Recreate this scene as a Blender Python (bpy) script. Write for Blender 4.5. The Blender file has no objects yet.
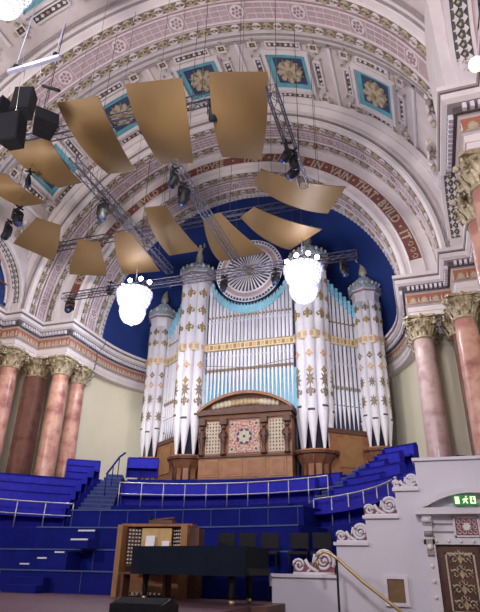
import bpy, bmesh, math, random
from math import sin, cos, pi, radians, sqrt, atan2, hypot
from mathutils import Vector, Matrix
random.seed(4)
S = bpy.context.scene
COL = S.collection

# ------------------------------------------------------------------ camera
cam = bpy.data.cameras.new('camera'); cam_o = bpy.data.objects.new('camera', cam); COL.objects.link(cam_o)
CP = Vector((7.405, 0.0, 1.6))
yaw, pitch, roll, FPX = 0.3249186, 0.4538303, 0.0194854, 539.303
fw = Vector((-sin(yaw)*cos(pitch), cos(yaw)*cos(pitch), sin(pitch)))
r0 = Vector((cos(yaw), sin(yaw), 0)); u0 = r0.cross(fw)
rr = cos(roll)*r0 + sin(roll)*u0; uu = -sin(roll)*r0 + cos(roll)*u0
m = Matrix((rr, uu, -fw)).transposed().to_4x4(); m.translation = CP
cam_o.matrix_world = m
cam.sensor_fit = 'VERTICAL'; cam.sensor_height = 24.0; cam.lens = FPX*24.0/612.0
cam.clip_start = 0.05; cam.clip_end = 200
S.camera = cam_o

# ------------------------------------------------------------------ world, lights, exposure
W = bpy.data.worlds.new('world'); S.world = W; W.use_nodes = True
W.node_tree.nodes['Background'].inputs[0].default_value = (0.80, 0.72, 0.84, 1)
W.node_tree.nodes['Background'].inputs[1].default_value = 0.17
S.view_settings.view_transform = 'Standard'; S.view_settings.look = 'None'
S.view_settings.exposure = 0.0; S.view_settings.gamma = 1.0; S.view_settings.use_curve_mapping = False

def light(name, kind, loc, power, color=(1,1,1), size=0.5, target=None, spot=None):
    l = bpy.data.lights.new(name, kind); l.energy = power; l.color = color
    if kind == 'AREA': l.size = size
    else: l.shadow_soft_size = size
    if spot: l.spot_size = radians(spot); l.spot_blend = 0.6
    o = bpy.data.objects.new(name, l); COL.objects.link(o); o.location = loc
    if target is not None:
        o.rotation_euler = (Vector(target)-Vector(loc)).to_track_quat('-Z', 'Y').to_euler()
    return o
light('hall_light_left', 'AREA', (-6, 1.5, 9.0), 1250, (1.0, .90, .84), 1.6, (-1, 16, 19))
light('hall_light_right', 'AREA', (5, -1.5, 8.5), 1250, (.98,.90,.98), 1.6, (2, 15, 18))
light('hall_fill_low', 'AREA', (6, -4, 6), 90, (.82, .80, 1.0), 4.0, (8, 12, 3))
light('organ_light', 'SPOT', (3, 6, 14), 3100, (.93, .93, 1.0), .5, (0, 24, 10), 45)
light('column_light', 'SPOT', (-3, 9, 3.0), 1000, (1.0, .66, .34), .3, (-9.2, 19, 7), 38)
light('column_light', 'SPOT', (3, 10, 3.0), 260, (1.0, .72, .55), .3, (9, 17, 9), 45)
light('wall_wash_left', 'SPOT', (-1.5, 12.5, 12.8), 1500, (1.0,.95,.80), .3, (-7.0, 25, 7.6), 42)  # added fill spot that brightens the left cream apse wall, not a modelled fixture
light('wall_wash_right', 'SPOT', (3.0, 12, 12.8), 900, (1.0,.95,.78), .3, (8.2, 23.5, 7.0), 36)  # same kind of added fill for the right-hand cream wall
light('wash_glow', 'POINT', (-3.8, 18.3, 13.25), 55, (.78,.76,1.0), .12)
light('wash_glow', 'POINT', (3.8, 18.3, 13.25), 55, (.78,.76,1.0), .12)
light('seat_light', 'SPOT', (-2, 13, 12.5), 560, (.62, .68, 1.0), .4, (-6, 18.5, 4), 80)
light('seat_light', 'SPOT', (2, 15, 12.5), 330, (.62, .68, 1.0), .4, (5.5, 19.5, 4), 70)

# ------------------------------------------------------------------ materials
MATS = {}
def mat(name, col, rough=.6, metal=0.0, noise=None, scale=8.0, emis=None, bump=0.0, spec=.5, bscale=None, detail=4):
    if name in MATS: return MATS[name]
    M = bpy.data.materials.new(name); M.use_nodes = True; nt = M.node_tree; b = nt.nodes['Principled BSDF']
    b.inputs['Base Color'].default_value = (*col, 1); b.inputs['Roughness'].default_value = rough
    b.inputs['Metallic'].default_value = metal; b.inputs['Specular IOR Level'].default_value = spec
    if noise or bump:
        tc = nt.nodes.new('ShaderNodeTexCoord'); n = nt.nodes.new('ShaderNodeTexNoise')
        n.inputs['Scale'].default_value = scale; n.inputs['Detail'].default_value = detail
        nt.links.new(tc.outputs['Object'], n.inputs['Vector'])
        if noise:
            cr = nt.nodes.new('ShaderNodeValToRGB'); e = cr.color_ramp.elements
            cols = [col] + list(noise) if not isinstance(noise[0], (int, float)) else [col, noise]
            e[0].position = .32; e[0].color = (*cols[0], 1); e[1].position = .68; e[1].color = (*cols[-1], 1)
            for i, c in enumerate(cols[1:-1]):
                x = e.new(.32 + .36*(i+1)/(len(cols)-1)); x.color = (*c, 1)
            nt.links.new(n.outputs['Fac'], cr.inputs[0]); nt.links.new(cr.outputs[0], b.inputs['Base Color'])
        if bump:
            n2 = nt.nodes.new('ShaderNodeTexNoise'); n2.inputs['Scale'].default_value = bscale or scale*3
            nt.links.new(tc.outputs['Object'], n2.inputs['Vector'])
            bp = nt.nodes.new('ShaderNodeBump'); bp.inputs['Strength'].default_value = bump; bp.inputs['Distance'].default_value = .03
            nt.links.new(n2.outputs['Fac'], bp.inputs['Height']); nt.links.new(bp.outputs[0], b.inputs['Normal'])
    if emis:
        b.inputs['Emission Color'].default_value = (*emis[0], 1); b.inputs['Emission Strength'].default_value = emis[1]
    MATS[name] = M; return M
PLAS = mat('plaster', (.55,.48,.46), .8, noise=(.64,.57,.56), scale=1.5, bump=.1)
PLASW = mat('plaster_white', (.66,.60,.60), .75, noise=(.72,.67,.67), scale=2)
STONE = mat('grey_moulding', (.27,.24,.25), .8, noise=(.34,.30,.30), scale=3)
PINK = mat('pink_panel', (.43,.31,.335), .8, noise=(.49,.365,.39), scale=5)
PINKD = mat('pink_line', (.33,.20,.23), .8, noise=(.38,.24,.27), scale=5)
RED = mat('red_ground', (.16,.05,.045), .75, noise=(.22,.075,.06), scale=5)
ORANGE = mat('frieze_red', (.34,.11,.065), .7, noise=(.40,.16,.09), scale=4)
DARK = mat('dark_ground', (.055,.045,.055), .8, noise=(.12,.09,.09), scale=14)
GILT = mat('gilt', (.46,.35,.18), .5, .35, noise=(.32,.24,.14), scale=9, bump=.2)
GILTP = mat('pale_gilt', (.56,.48,.34), .55, .15, noise=(.42,.36,.28), scale=9, bump=.2)
CAPM = mat('capital_gilt', (.30,.23,.11), .55, .3, noise=(.56,.50,.38), scale=7, bump=.3)
TEAL = mat('teal', (.10,.33,.40), .7, noise=(.15,.42,.48), scale=3)
NAVY = mat('navy', (.035,.05,.11), .8, noise=(.05,.07,.15), scale=3)
DOME = mat('dome_blue', (.008,.028,.16), .75, noise=(.012,.045,.24), scale=.5)
CREAM = mat('cream_wall', (.78,.74,.56), .85, noise=(.82,.78,.61), scale=.7)
BLUE = mat('blue_upholstery', (.007,.007,.30), .8, noise=(.012,.013,.42), scale=6)
BLUEC = mat('blue_carpet', (.004,.007,.15), .95, noise=(.007,.012,.20), scale=12, bump=.2, spec=.2)
BLUEW = mat('blue_boarding', (.002,.006,.13), .85, noise=(.004,.010,.18), scale=2, spec=.2)
BLUES = mat('blue_step_cover', (.018,.028,.13), .8, noise=(.03,.045,.17), scale=5)
LINE = mat('riser_nosing', (.03,.06,.20), .6, noise=(.05,.09,.26), scale=4)
def stagewood():
    M = mat('stage_boards', (.22,.10,.12), .45); nt = M.node_tree; b = nt.nodes['Principled BSDF']
    tc = nt.nodes.new('ShaderNodeTexCoord'); br = nt.nodes.new('ShaderNodeTexBrick'); mp = nt.nodes.new('ShaderNodeMapping')
    br.inputs['Color1'].default_value = (.13,.06,.085,1); br.inputs['Color2'].default_value = (.10,.045,.065,1); br.inputs['Mortar'].default_value = (.04,.015,.02,1)
    br.inputs['Scale'].default_value = 1; br.inputs['Mortar Size'].default_value = .006; br.inputs['Brick Width'].default_value = 2.4; br.inputs['Row Height'].default_value = .12
    nt.links.new(tc.outputs['Object'], mp.inputs[0]); nt.links.new(mp.outputs[0], br.inputs['Vector']); nt.links.new(br.outputs[0], b.inputs['Base Color'])
    return M
STAGE = stagewood()
MARB = mat('pink_marble', (.30,.11,.09), .3, noise=((.50,.25,.20),(.60,.36,.27),(.46,.21,.18)), scale=1.7, detail=12, spec=.6)
MARBG = mat('grey_pink_marble', (.36,.22,.22), .3, noise=((.50,.34,.33),(.56,.42,.40),(.40,.25,.25)), scale=2.0, detail=9, spec=.6)
MARBB = mat('brown_marble', (.13,.06,.045), .4, noise=((.22,.11,.09),(.17,.08,.07)), scale=2, detail=8)
GROUND = mat('guilloche_ground', (.17,.13,.10), .8, noise=(.24,.19,.14), scale=8)
PIPE = mat('pipe_white', (.74,.72,.77), .45, .0, noise=(.80,.78,.82), scale=2)
PIPEB = mat('pipe_silver', (.64,.66,.75), .4, .1, noise=(.72,.73,.80), scale=3)
PIPEG = mat('pipe_gold', (.40,.28,.10), .5, .2, noise=(.28,.20,.09), scale=9)
PIPEBR = mat('pipe_brown_gold', (.17,.13,.10), .6, .1, noise=(.30,.23,.15), scale=12)
PIPER = mat('pipe_red_gold', (.58,.30,.20), .6, noise=(.66,.44,.22), scale=9)
BELT = mat('belt_cream_gold', (.66,.54,.30), .5, .1, noise=(.72,.64,.44), scale=6)
TURQ = mat('turquoise', (.16,.46,.62), .55, noise=(.26,.58,.72), scale=6)
TURQP = mat('pale_turquoise', (.30,.42,.46), .6, noise=(.42,.50,.52), scale=12)
OAK = mat('organ_oak', (.24,.095,.04), .5, noise=(.34,.15,.065), scale=3, bump=.1)
OAKD = mat('dark_oak', (.085,.035,.022), .55, noise=(.13,.055,.035), scale=5, bump=.2)
OAKL = mat('light_oak', (.27,.13,.05), .5, noise=(.34,.17,.07), scale=4)
MAPLE = mat('maple', (.46,.30,.12), .5, noise=(.58,.42,.18), scale=5)
REFL = mat('gold_reflector', (.165,.098,.038), .5, .15, noise=(.19,.115,.047), scale=.8, spec=.4)
REFLE = mat('reflector_edge', (.20,.12,.05), .5, noise=(.26,.16,.07), scale=4)
ALU = mat('truss_aluminium', (.07,.07,.10), .45, .5, noise=(.12,.12,.17), scale=8)
STEEL = mat('rail_steel', (.50,.47,.42), .35, .6, noise=(.62,.60,.56), scale=9)
BRASS = mat('brass', (.50,.37,.17), .35, .7, noise=(.58,.44,.22), scale=8)
BLACK = mat('black_body', (.005,.005,.007), .6, noise=(.009,.009,.012), scale=12, spec=.25)
GRILL = mat('speaker_grille', (.006,.007,.011), .85, noise=(.011,.012,.017), scale=60, spec=.2)
COVER = mat('piano_cover', (.003,.007,.018), .85, noise=(.005,.010,.025), scale=3, bump=.2, spec=.2)
CABLE = mat('cable', (.05,.045,.05), .6, noise=(.09,.08,.09), scale=5)
WPAINT = mat('white_paint', (.60,.58,.66), .6, noise=(.65,.63,.71), scale=1.2)
WPAINT2 = mat('white_paint_trim', (.64,.61,.67), .55, noise=(.70,.68,.74), scale=3)
REDG = mat('scroll_red', (.22,.06,.09), .7, noise=(.30,.09,.12), scale=8)
DOORM = mat('door_mahogany', (.07,.028,.02), .4, noise=(.11,.045,.03), scale=5)
BOARD = mat('brown_board', (.17,.10,.05), .8, noise=(.21,.13,.07), scale=9)
PAPER = mat('paper', (.75,.75,.80), .8, noise=(.8,.8,.85), scale=3)
IVORY = mat('ivory', (.70,.68,.62), .5, noise=(.76,.74,.68), scale=8)
CRYST = mat('lit_crystal', (.18,.18,.22), .3, emis=((.86,.85,1.0), 1.12))
CRYSTD = mat('lit_crystal_drops', (.12,.12,.18), .3, emis=((.66,.64,1.0), .72))
BULB = mat('lit_lens', (.9,.9,1), .3, emis=((.88,.92,1.0), 30.0))
WARMB = mat('warm_bulb', (.95,.9,.7), .3, emis=((1.0,.86,.45), 6.0))
EXITG = mat('exit_green', (.02,.22,.05), .5, emis=((.02,.45,.10), .12))
EXITW = mat('exit_light', (.8,.95,.6), .5, emis=((.75,1.0,.5), .9))
GLASSB = mat('blue_window_glass', (.01,.03,.14), .2, noise=(.02,.06,.22), scale=4)
WHITEN = mat('white_nosing', (.62,.64,.74), .6, noise=(.7,.72,.8), scale=5)
LILAC = mat('lilac_bar', (.42,.42,.62), .4, .3, noise=(.52,.52,.7), scale=5)
SWELL = mat('swell_box', (.03,.035,.07), .8, noise=(.05,.055,.10), scale=3)

# ------------------------------------------------------------------ mesh builder
class MB:
    def __init__(s, T=None): s.v=[]; s.f=[]; s.mi=[]; s.mats=[]; s.T=T; s.sm=[]
    def mid(s, m):
        if m not in s.mats: s.mats.append(m)
        return s.mats.index(m)
    def add(s, vs, fs, m, T=None, smooth=False):
        n=len(s.v); T = T or s.T; k=s.mid(m)
        for p in vs: s.v.append(tuple(T(*p)) if T else tuple(p))
        for f in fs: s.f.append([i+n for i in f]); s.mi.append(k); s.sm.append(smooth)
        return s
    def box(s, a, b, m, nu=1, T=None):
        x0,y0,z0=a; x1,y1,z1=b; vs=[]
        for i in range(nu+1):
            x=x0+(x1-x0)*i/nu; vs += [(x,y0,z0),(x,y1,z0),(x,y1,z1),(x,y0,z1)]
        fs=[(0,1,2,3),(4*nu+3,4*nu+2,4*nu+1,4*nu)]
        for i in range(nu):
            p=4*i
            for j in range(4):
                k=(j+1)%4; fs.append((p+j,p+4+j,p+4+k,p+k))
        return s.add(vs,fs,m,T)
    def prism(s, poly, w0, w1, m, T=None, axes='uvw'):
        n=len(poly); vs=[(p[0],p[1],w0) for p in poly]+[(p[0],p[1],w1) for p in poly]
        if axes=='uwv': vs=[(a,c,b) for a,b,c in vs]
        fs=[tuple(range(n)),tuple(range(2*n-1,n-1,-1))]+[(i,i+n,(i+1)%n+n,(i+1)%n) for i in range(n)]
        return s.add(vs,fs,m,T)
    def tube(s, pts, r, m, n=6, T=None, closed=False, smooth=True):
        pts=[Vector(p) for p in pts]; N=len(pts); vs=[]; fs=[]
        rs = r if isinstance(r,(list,tuple)) else [r]*N
        for i,p in enumerate(pts):
            if closed: d=pts[(i+1)%N]-pts[i-1]
            else: d=pts[min(i+1,N-1)]-pts[max(i-1,0)]
            d.normalize(); up=Vector((0,0,1)) if abs(d.z)<.9 else Vector((1,0,0))
            a=d.cross(up).normalized(); b=d.cross(a)
            for k in range(n):
                t=2*pi*k/n; vs.append(tuple(p+(a*cos(t)+b*sin(t))*rs[i]))
        for i in range(N if closed else N-1):
            j=(i+1)%N
            for k in range(n):
                l=(k+1)%n; fs.append((i*n+k,j*n+k,j*n+l,i*n+l))
        if not closed: fs += [tuple(range(n)), tuple(range(N*n-1,(N-1)*n-1,-1))]
        return s.add(vs,fs,m,T,smooth)
    def lathe(s, prof, m, n=16, c=(0,0,0), a0=0, a1=2*pi, T=None, smooth=True, sx=1, sy=1, cap=True):
        full=abs(a1-a0-2*pi)<1e-6; k=n if full else n+1; vs=[]; fs=[]
        for r,z in prof:
            for i in range(k):
                t=a0+(a1-a0)*i/n; vs.append((c[0]+sx*r*cos(t),c[1]+sy*r*sin(t),c[2]+z))
        for j in range(len(prof)-1):
            for i in range(n):
                l=(i+1)%k if full else i+1
                fs.append((j*k+i,j*k+l,(j+1)*k+l,(j+1)*k+i))
        if cap and full:
            fs += [tuple(range(k-1,-1,-1)), tuple(range((len(prof)-1)*k, len(prof)*k))]
        return s.add(vs,fs,m,T,smooth)
    def ball(s, c, r, m, n=8, T=None, sc=(1,1,1)):
        prof=[(r*max(.02,sin(pi*j/6)), -r*cos(pi*j/6)*sc[2]) for j in range(7)]
        return s.lathe(prof,m,n,c,T=T,sx=sc[0],sy=sc[1])
    def build(s, name, parent=None, loc=None):
        me=bpy.data.meshes.new(name); me.from_pydata(s.v,[],s.f)
        for mm in s.mats: me.materials.append(mm)
        me.polygons.foreach_set('material_index', s.mi); me.polygons.foreach_set('use_smooth', s.sm)
        bm=bmesh.new(); bm.from_mesh(me); bmesh.ops.recalc_face_normals(bm, faces=bm.faces); bm.to_mesh(me); bm.free()
        me.update()
        o=bpy.data.objects.new(name,me); COL.objects.link(o)
        if parent: o.parent=parent
        if loc: o.location=loc
        return o
def thing(name, label, cat, loc=(0,0,0), rz=0, group=None):
    o=bpy.data.objects.new(name,None); COL.objects.link(o); o.location=loc; o.rotation_euler=(0,0,rz); o.empty_display_size=.2
    o['label']=label; o['category']=cat
    if group: o['group']=group
    return o
def tag(o,label,cat,group=None):
    o['label']=label; o['category']=cat
    if group: o['group']=group
    return o
def struct(o, label=None):
    o['kind']='structure'
    if label: o['label']=label; o['category']='structure'
    return o
def kids(o): return [c for c in list(bpy.data.objects) if c.parent==o]
def dup(root, loc=None, rz=None, label=None, group=None):
    def rec(o, par):
        c=o.copy(); COL.objects.link(c)
        if par: c.parent=par
        for k in KID.get(o.name, []): rec(k, c)
        return c
    KID={}
    for o in bpy.data.objects:
        if o.parent: KID.setdefault(o.parent.name,[]).append(o)
    c=rec(root,None)
    if loc is not None: c.location=loc
    if rz is not None: c.rotation_euler=(0,0,rz)
    if label: c['label']=label
    if group: c['group']=group
    return c

ZC = 11.81
def soff(R, sx=1):      # local (u along arc from +x, v depth, w inward) -> world
    def T(u,v,w):
        t=u/R; return ((R-w)*cos(t), v, ZC+(R-w)*sin(t))
    return T
def face(Y, R):         # local (u along arc, v radius, w toward the hall)
    def T(u,v,w):
        t=u/R; return (v*cos(t), Y-w, ZC+v*sin(t))
    return T

# ------------------------------------------------------------------ structure: floor and stage
b=MB(); b.box((-12,-6,-.2),(12,12,0),mat('hall_floor',(.16,.09,.06),.5,noise=(.20,.12,.08),scale=3)); struct(b.build('floor'))
b=MB(); b.box((-11,6.8,.0),(4.15,12.7,1.0),STAGE); b.box((-11,6.75,.0),(4.15,6.8,1.0),OAKD); struct(b.build('floor_stage'))
b=MB(); b.box((-10.5,12.7,.0),(4.3,13.45,1.5),BLUEW); b.box((-10.5,12.67,1.47),(4.3,12.72,1.505),LINE)
for x in (-8,-5.6,-3.2,-.8,1.6,3.9): b.box((x,12.685,1.02),(x+.015,12.70,1.47),LINE)
struct(b.build('floor_riser_lower'))
b=MB(); b.box((-10.5,13.45,.0),(10,15.0,2.0),BLUEW); b.box((-10.5,13.42,1.97),(4.3,13.47,2.005),LINE)
for x in (-7,-4,-1,2): b.box((x,13.435,1.52),(x+.015,13.45,1.97),LINE)
struct(b.build('floor_riser_middle'))
CX,CY=0.0,11.0
def arcsec(b, r0,r1,a0,a1,z0,z1,m,n=24, c=(CX,CY)):
    def P(r,a,z):
        return (c[0]+r*sin(a), c[1]+r*cos(a), z)
    vs=[];fs=[]
    for i in range(n+1):
        t=i/n; A=a0(r0)+(a1(r0)-a0(r0))*t if callable(a0) else a0+(a1-a0)*t
        B=a0(r1)+(a1(r1)-a0(r1))*t if callable(a0) else A
        vs += [P(r0,A,z0),P(r1,B,z0),P(r1,B,z1),P(r0,A,z1)]
    fs=[(0,1,2,3),(4*n+3,4*n+2,4*n+1,4*n)]
    for i in range(n):
        p=4*i
        for j in range(4):
            k=(j+1)%4; fs.append((p+j,p+4+j,p+4+k,p+k))
    b.add(vs,fs,m)
# wide curved platform steps in the centre
b=MB(); a=radians(13.3)
arcsec(b,14.5,17.5,-radians(13.5),radians(17.5),1.9,2.6,BLUEW,30,(0,0)); arcsec(b,14.47,14.52,-radians(13.5),radians(17.5),2.57,2.605,LINE,30,(0,0))
struct(b.build('floor_riser_upper'))
b=MB(); arcsec(b,16.0,19.2,-radians(12.2),radians(15),2.5,3.2,BLUEW,30,(0,0)); arcsec(b,15.97,16.02,-radians(12.2),radians(15),3.17,3.205,LINE,30,(0,0))
for i in range(9):
    t=radians(-12+3.3*i); arcsec(b,15.975,16.0,t,t+radians(.06),2.62,3.17,LINE,1,(0,0))
struct(b.build('floor_riser_panelled'))
INN=radians(25.5)
def aout(r): return radians(36.5)-(r-6.4)*radians(1.4)
b=MB()
arcsec(b,7.42,12.9,-INN,INN,2.0,3.5,BLUEW,30); arcsec(b,7.42,8.6,-INN,radians(29.5),2.0,3.49,BLUEW,30,(.7,11))
struct(b.build('floor_rail_platform'))
def zr(r): return 2.65+.47*(r-6.4)
# raked tiers: left bank, right bank, centre bank
NR=7
for side,nm in ((-1,'left'),(1,'right')):
    b=MB()
    for k in range(NR):
        r=6.4+.8*k; z=2.65+.376*k
        lim=radians(78) if r<8.8 else math.asin(min(1,9.1/(r+.8)))
        if side<0: arcsec(b,r,12.4 if k==NR-1 else r+.82,-lim,-aout(r),1.9,z,BLUEC,24)
        else: arcsec(b,r,12.4 if k==NR-1 else r+.82,aout(r),lim,1.9,z,BLUEC,24)
    struct(b.build('floor_tier_'+nm))
b=MB()
for k in range(2,6):
    r=6.4+.8*k+.6; z=3.5+.18*(k-1); arcsec(b,r,13.2 if k==5 else r+.82,-INN,INN,3.4,z,BLUEC,24)
struct(b.build('floor_tier_centre'))
# aisle stairs
for side,nm in ((-1,'left'),(1,'right')):
    b=MB(); n=16
    for k in range(n):
        r=5.6+.40*k; z=2.15+.19*(k+1)
        o=aout(r)-.004; i=INN+.004
        a0,a1=(-o,-i) if side<0 else (i,o)
        arcsec(b,r,r+.42 if k<n-1 else 13.4,a0,a1,1.9,z,BLUES,3)
        arcsec(b,r-.005,r+.03,a0,a1,z-.03,z+.004,LINE,3)
    struct(b.build('floor_aisle_steps_'+nm))

OTW=lambda u,v,w:(u,v,w)
LEAFG = mat('leaf_ground', (.06,.07,.06), .8, noise=(.13,.13,.10), scale=9)
# ------------------------------------------------------------------ side walls, apse wall, dome
for sg,nm in ((-1,'left'),(1,'right')):
    b=MB()
    b.box((sg*10.25,2.0,0),(sg*10.5,22.6,11.95),CREAM)
    # upper wall with semicircular openings
    def wallpoly(y0,y1,cy,r):
        n=20; top=16.0
        for i in range(n):
            t0=pi*i/n; t1=pi*(i+1)/n
            A=(cy-r*cos(t0),12.4+r*sin(t0)); B=(cy-r*cos(t1),12.4+r*sin(t1))
            ya=y0+(y1-y0)*i/n; yb=y0+(y1-y0)*(i+1)/n
            for x in (sg*9.3,):
                b.prism([(A[0],A[1]),(B[0],B[1]),(yb,top),(ya,top)],x,x+sg*.95,PLAS,T=lambda u,v,w:(w,u,v))
        b.box((sg*9.3,y0,11.9),(sg*10.25,cy-r,12.4),PLAS); b.box((sg*9.3,cy+r,11.9),(sg*10.25,y1,12.4),PLAS)
        b.prism([(y0,12.4),(cy-r,12.4),(y0,top)],sg*9.3,sg*9.65,PLAS,T=lambda u,v,w:(w,u,v))
        b.prism([(y1,12.4),(cy+r,12.4),(y1,top)],sg*9.3,sg*9.65,PLAS,T=lambda u,v,w:(w,u,v))
    wallpoly(12.6,18.05,15.4,2.5); wallpoly(2.6,10.6,7.85,2.5)
    b.box((sg*9.0,10.3,11.9),(sg*9.65,12.9,15.9),PLASW)
    w=struct(b.build('wall_'+nm))
    for cy in (15.4,7.85):
        def T(u,v,w,cy=cy):      # reveal of the lunette: u angle, v depth into the wall, w inward
            return (sg*(9.3+v), cy-(2.5-w)*cos(u), 12.4+(2.5-w)*sin(u))
        b=MB(T)
        b.box((0,-.05,-.14),(pi,.07,.05),PLASW,32); b.box((0,.07,0),(pi,.48,.02),LEAFG,32); b.box((0,.48,0),(pi,.56,.06),PLASW,32)
        b.box((0,.56,0),(pi,.60,.22),PINK,32); b.box((0,.60,0),(pi,.66,.30),PLASW,32)
        n=30
        for i in range(n):
            t=pi*(i+.5)/n; d=pi/n*.5
            for c in (.17,.37):
                b.prism([(t-d*.9,c),(t,c+.09),(t+d*.9,c),(t+d*.2,c-.02),(t,c-.09),(t-d*.2,c-.02)],.02,.07,PLASW)
            b.prism([(t+d*.6,.27),(t+d,.31),(t+d*1.4,.27),(t+d,.23)],.02,.06,GILTP)
        for Y_ in (cy-2.5,cy+2.5):
            sgn=1 if Y_<cy else -1
            b.box((sg*9.3,Y_,11.92),(sg*9.9,Y_+sgn*.06,12.4),PLASW,T=OTW)
        b.build('archivolt',w)
    for q,cy in enumerate((15.4,7.85)):
        n=(1 if sg<0 else 3)+q
        b=MB(); b.prism([(cy-2.5,12.3)]+[(cy-2.5*cos(pi*i/16),12.4+2.5*sin(pi*i/16)) for i in range(17)]+[(cy+2.5,12.3)],sg*10.0,sg*10.04,GLASSB,T=lambda u,v,w:(w,u,v))
        wo=struct(b.build('window_%d'%n))
        b=MB()
        for k in range(-2,3): b.box((sg*9.9,cy+k*.7-.04,12.4),(sg*10.0,cy+k*.7+.04,12.4+sqrt(max(.1,6.2-(k*.7)**2))),OAKD)
        b.box((sg*9.9,cy-2.35,13.2),(sg*10.0,cy+2.35,13.28),OAKD)
        b.build('window_frame',wo)
# apse
AY=22.0
b=MB()
n=40
vs=[];fs=[]
b.lathe([(8.0,4.0),(8.0,10.4)],CREAM,n,(0,AY,0),0,pi,cap=False)
struct(b.build('wall_back'))
b=MB()
for k in (-1,1): b.box((k*7.98,AY-.2,4.0),(k*9.96,AY+.2,10.4),CREAM)
struct(b.build('wall_back_return'))
b=MB()
b.lathe([(7.62*cos(radians(t)),7.62*sin(radians(t))) for t in range(0,91,5)],DOME,48,(0,AY-.05,ZC),0,pi,cap=False)
struct(b.build('ceiling_apse'))

# ------------------------------------------------------------------ entablatures (swept along a plan path)
PROF=[(0,10.30,PLASW),(.0,10.48,PLASW),(.03,10.48,PLASW),(.03,10.68,PLASW),(.10,10.70,PLASW),(.10,10.76,STONE),(.02,10.78,PLASW),
      (.02,11.20,ORANGE),(.08,11.22,PLASW),(.08,11.28,STONE),(.16,11.28,DARK),(.16,11.48,DARK),(.28,11.50,STONE),(.40,11.56,PLASW),(.40,11.72,PLASW),(.42,11.76,DARK),(.46,11.79,STONE),(.46,11.92,PLASW),(-.7,11.92,PLASW)]
def norms(path):
    out=[]
    N=len(path)
    segs=[]
    for i in range(N-1):
        d=Vector((path[i+1][0]-path[i][0],path[i+1][1]-path[i][1])).normalized(); segs.append(Vector((d.y,-d.x)))
    for i in range(N):
        a=segs[max(i-1,0)]; c=segs[min(i,N-2)]; m_=(a+c)
        m_=m_/max(.2,(m_.length_squared/2)); out.append(m_)
    return out,segs
def entab(name, path, shells=True):
    # outward (towards the hall) is to the right of the travel direction
    ns,segs=norms(path); b=MB(); N=len(path)
    for j in range(len(PROF)-1):
        vs=[];fs=[]
        for i,(x,y) in enumerate(path):
            for q in (j,j+1):
                p=Vector((x,y))+ns[i]*PROF[q][0]; vs.append((p.x,p.y,PROF[q][1]))
        for i in range(N-1): fs.append((2*i,2*i+2,2*i+3,2*i+1))
        b.add(vs,fs,PROF[j+1][2])
    vs=[];fs=[]
    for i,(x,y) in enumerate(path):
        for w in (0,-.7): p=Vector((x,y))+ns[i]*w; vs.append((p.x,p.y,10.30))
    for i in range(N-1): fs.append((2*i,2*i+2,2*i+3,2*i+1))
    b.add(vs,fs,PLASW)
    o=struct(b.build(name))
    d=MB(); s_=MB()
    for i in range(N-1):
        A=Vector(path[i]);B=Vector(path[i+1]);L=(B-A).length
        if L<.25: pass
        t=(B-A)/L; nn=segs[i]
        if L<.12: continue
        ex0 = .16 if True else 0
        k=max(1,int(round(L/.17)))
        for q in range(k):
            c=A+t*(L*(q+.5)/k)
            T=lambda u,v,w,c=c,t=t,nn=nn:(c.x+t.x*u+nn.x*v,c.y+t.y*u+nn.y*v,w)
            d.box((-.045,.16,11.31),(.045,.27,11.47),WPAINT2,T=T)
        k=max(1,int(round(L/.42)))
        for q in range(k):
            c=A+t*(L*(q+.5)/k); nf=7
            T=lambda u,v,w,c=c,t=t,nn=nn:(c.x+t.x*u+nn.x*w,c.y+t.y*u+nn.y*w,10.84+v)
            poly=[(0,0)]
            for z in range(nf):
                a=radians(10+160*z/(nf-1)); poly.append((.15*cos(a),.02+.24*sin(a)))
                if z<nf-1:
                    a=radians(10+160*(z+.5)/(nf-1)); poly.append((.10*cos(a),.02+.17*sin(a)))
            s_.prism(poly,.02,.05,GILTP,T=T)
            s_.box((-.17,-.02,.02),(.17,.02,.045),GILTP,T=T)
            T2=lambda u,v,w,T=T:T(u+.21,v,w)
            s_.prism([(-.03,.02),(0,.26),(.03,.02)],.02,.04,PLASW,T=T2)
    d.build('dentils',o); s_.build('frieze_ornament',o)
    return o
arcp=[(7.6*cos(radians(t)),AY+7.6*sin(radians(t))) for t in range(0,181,6)]
Rp=[(10.1,2.0),(10.1,2.6),(9.25,2.6),(9.25,4.7),(10.1,4.7),(10.1,10.6),(9.25,10.6),(9.25,12.65),(10.1,12.65),(10.1,18.05),(9.25,18.05),(9.25,19.6),(7.6,19.6),(7.6,21.9)]
# travel direction so that the hall lies to the right of travel
entab('trim_entablature_left', [(-x,y) for x,y in Rp])
entab('trim_entablature_right', Rp[::-1])
entab('trim_entablature_apse', arcp[::-1])

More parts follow.
